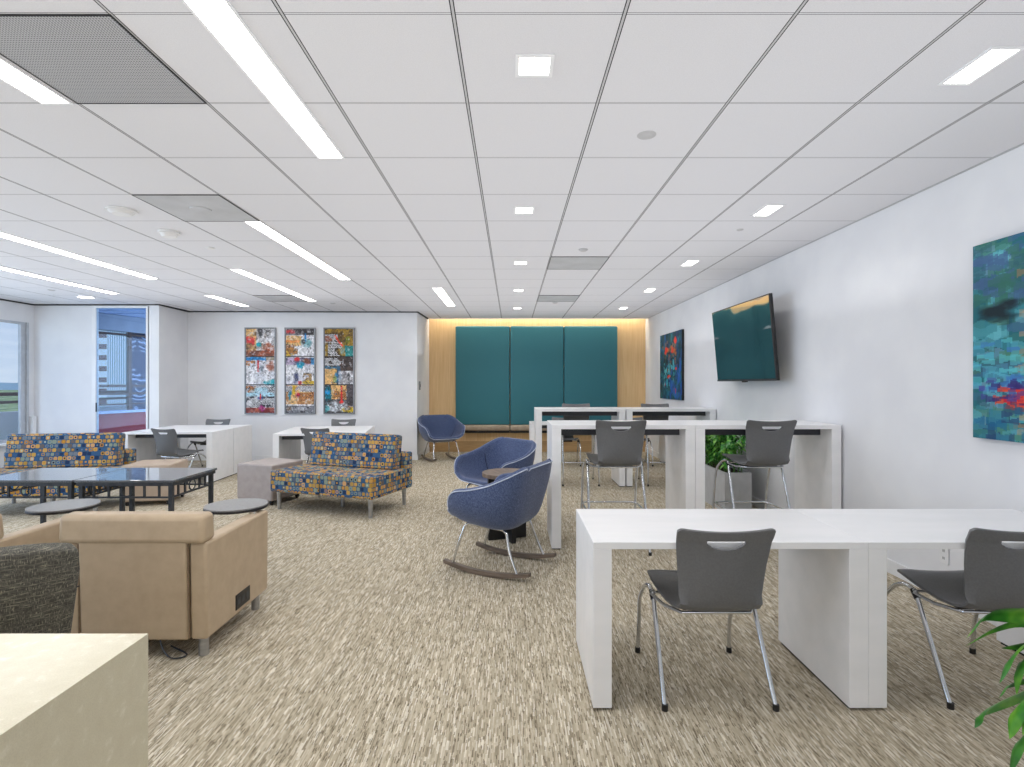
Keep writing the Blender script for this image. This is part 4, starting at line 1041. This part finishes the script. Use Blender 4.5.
# planter behind the nearer high table
pl = thing('planter_box', 'low grey planter box behind the nearer high table', 'planter', (2.44, 6.25, 0))
MB().box(-0.145, 0.145, -0.45, 0.75, 0, 0.40).box(-0.145, -0.125, -0.45, 0.75, 0.40, 0.437).box(0.125, 0.145, -0.45, 0.75, 0.40, 0.437).box(-0.125, 0.125, -0.45, -0.43, 0.40, 0.437).box(-0.125, 0.125, 0.73, 0.75, 0.40, 0.437).build('box', M['planter'], pl)
MB().box(-0.125, 0.125, -0.43, 0.73, 0.40, 0.415).build('soil', M['soil'], pl)
bush = thing('leafy_bush', 'dense green leafy plants growing in the grey planter box', 'plant', (2.44, 6.25, 0.415))
mb = MB(); stm = MB(); rs = random.Random(4)
for k in range(420):
    bx = rs.uniform(-0.09, 0.09); by = rs.uniform(-0.40, 0.66); h0 = rs.uniform(0.05, 0.42)
    a = rs.uniform(0, 2*PI); L = rs.uniform(0.12, 0.26); el = rs.uniform(-0.1, 1.1)
    b = Vector((bx+0.2*h0*math.cos(a), by+0.2*h0*math.sin(a), h0))
    dx, dy = math.cos(a)*math.cos(el)*L, math.sin(a)*math.cos(el)*L
    if b.x+dx > 0.31: dx = 0.31-b.x-0.02
    mb_p = [b, b+Vector((dx*.5, dy*.5, L*math.sin(el)*.6+.02)), b+Vector((dx, dy, L*math.sin(el)*.75-.05*L/.2))]
    leaf(mb, mb_p, rs.uniform(0.035, 0.06), 6)
    if k % 7 == 0: stm.tube([(bx, by, 0), tuple(b)], 0.004, 5)
mb.build('foliage', M['leaf_dark'], bush, smooth=True)
stm.build('stems', M['stem'], bush)

# foreground plant, pot just outside the frame at right
fp = thing('potted_dracaena', 'glossy green arching leaves of a potted plant in the lower right corner', 'plant', (1.80, 1.42, 0))
poly = MB().cyl((0, 0, 0), 0.13, 0.40, 40, r2=0.17); poly.build('pot', M['pot'], fp, bevel=0.006, smooth='auto')
MB().cyl((0, 0, 0.40), 0.155, 0.01, 40).build('soil', M['soil'], fp)
K = 1.45/538
def W(px, py, dd=0.0): return Vector(((px-511.5)*(K+dd/538)-1.80, 1.45+dd-1.42, 1.4-(py-383.5)*(K+dd/538)))
lf = MB()
LS = [([(1095, 640), (1050, 618), (1010, 613), (984, 616), (966, 638)], .056, 0.03),
      ([(1085, 645), (1030, 622), (995, 628), (965, 646)], .035, 0.05),
      ([(1095, 665), (1045, 643), (1020, 645), (1001, 648)], .036, 0.0),
      ([(1090, 670), (1040, 640), (1012, 655), (999, 683)], .040, -0.02),
      ([(1090, 690), (1045, 678), (1010, 684), (998, 698)], .030, 0.02),
      ([(1100, 695), (1050, 684), (1010, 697), (982, 712), (974, 728)], .066, 0.0),
      ([(1080, 690), (1035, 690), (1016, 712), (1009, 739)], .058, -0.06),
      ([(1085, 705), (1045, 715), (1020, 740), (1009, 774)], .048, -0.04),
      ([(1075, 660), (1030, 655), (1018, 672), (1016, 694)], .026, -0.03),
      ([(1090, 680), (1050, 690), (1030, 705), (1022, 735)], .05, -0.08),
      ([(1110, 650), (1120, 600), (1100, 560), (1060, 545)], .05, 0.0),
      ([(1110, 650), (1150, 600), (1190, 590), (1230, 610)], .05, 0.05),
      ([(1110, 655), (1170, 650), (1220, 680), (1240, 730)], .05, -0.05),
      ([(1105, 640), (1090, 600), (1060, 585), (1030, 596)], .045, 0.12),
      ([(1110, 650), (1130, 580), (1160, 540), (1200, 530)], .05, 0.1)]
for pts, wd_, dd in LS:
    leaf(lf, [W(a, b, dd) for a, b in pts], wd_, 10, 0.3, side=(0.25, -0.45, 0.9))
lf.build('foliage', M['leaf'], fp, smooth=True)
sm = MB()
for k in range(6):
    a = k*1.05; sm.tube(bez([(0.05*math.cos(a), 0.05*math.sin(a), 0.405), (-0.05+0.06*math.cos(a), 0.05*math.sin(a), 0.52), (-0.18+0.05*math.cos(a), 0.04*math.sin(a), 0.64)], 10), 0.006, 8)
sm.build('stems', M['stem'], fp, smooth=True)

# ------------------------------------------------------------------ lights
def area(name, loc, rot, sx, sy, e, col=(1, 1, 1)):
    l = bpy.data.lights.new(name, 'AREA'); l.shape = 'RECTANGLE'; l.size = sx; l.size_y = sy; l.energy = e; l.color = col
    o = bpy.data.objects.new(name, l); COL.objects.link(o); o.location = loc; o.rotation_euler = rot; return o
area('daylight', (-8.7, 3.2, 1.6), (0, R(-90), 0), 2.4, 8.0, 260, (0.72, 0.84, 1.0))
area('ceiling_fill_left', (-4.8, 4.2, 1.95), (PI, 0, 0), 5.6, 8.6, 64, (0.97, 0.975, 1.0))  # added upward lamp without a fixture, evens out the left ceiling
area('ceiling_fill_right', (0.4, 4.9, 1.95), (PI, 0, 0), 4.4, 11.0, 70, (0.97, 0.975, 1.0))  # second added uplight, unseen from below, brightens the right ceiling
area('camera_side_fill', (-1.8, -3.4, 1.7), (R(90), 0, 0), 9.0, 2.0, 80, (1.0, 0.99, 0.98))  # added fill lamp behind the camera, not a room fixture
area('bay_fill', (-6.15, 11.4, 1.5), (0, R(90), 0), 2.2, 3.6, 36, (0.8, 0.9, 1.0))  # added hidden lamp behind the partition, brightens the bay
for k, y in enumerate((2.232, 4.085, 5.87, 7.58, 9.38)):
    for x in (1.94, 0.0925):
        l = bpy.data.lights.new('downlight_beam', 'SPOT'); l.energy = 14 if x > 1 else 30; l.spot_size = R(150); l.spot_blend = 0.6; l.shadow_soft_size = 0.04; l.color = (1, 0.97, 0.93)
        o = bpy.data.objects.new('downlight_beam', l); COL.objects.link(o); o.location = (x, y, CEIL-0.012)
sl = bpy.data.lights.new('outdoor_sun', 'SUN'); sl.energy = 1.6; sl.angle = 0.05; so = bpy.data.objects.new('outdoor_sun', sl); COL.objects.link(so); so.rotation_euler = (R(35), R(30), 0)

scene.view_settings.view_transform = 'Standard'
scene.view_settings.look = 'None'
scene.view_settings.exposure = 0.09
scene.cycles.max_bounces = 8
scene.cycles.diffuse_bounces = 5
scene.cycles.sample_clamp_indirect = 4
scene.cycles.use_denoising = True
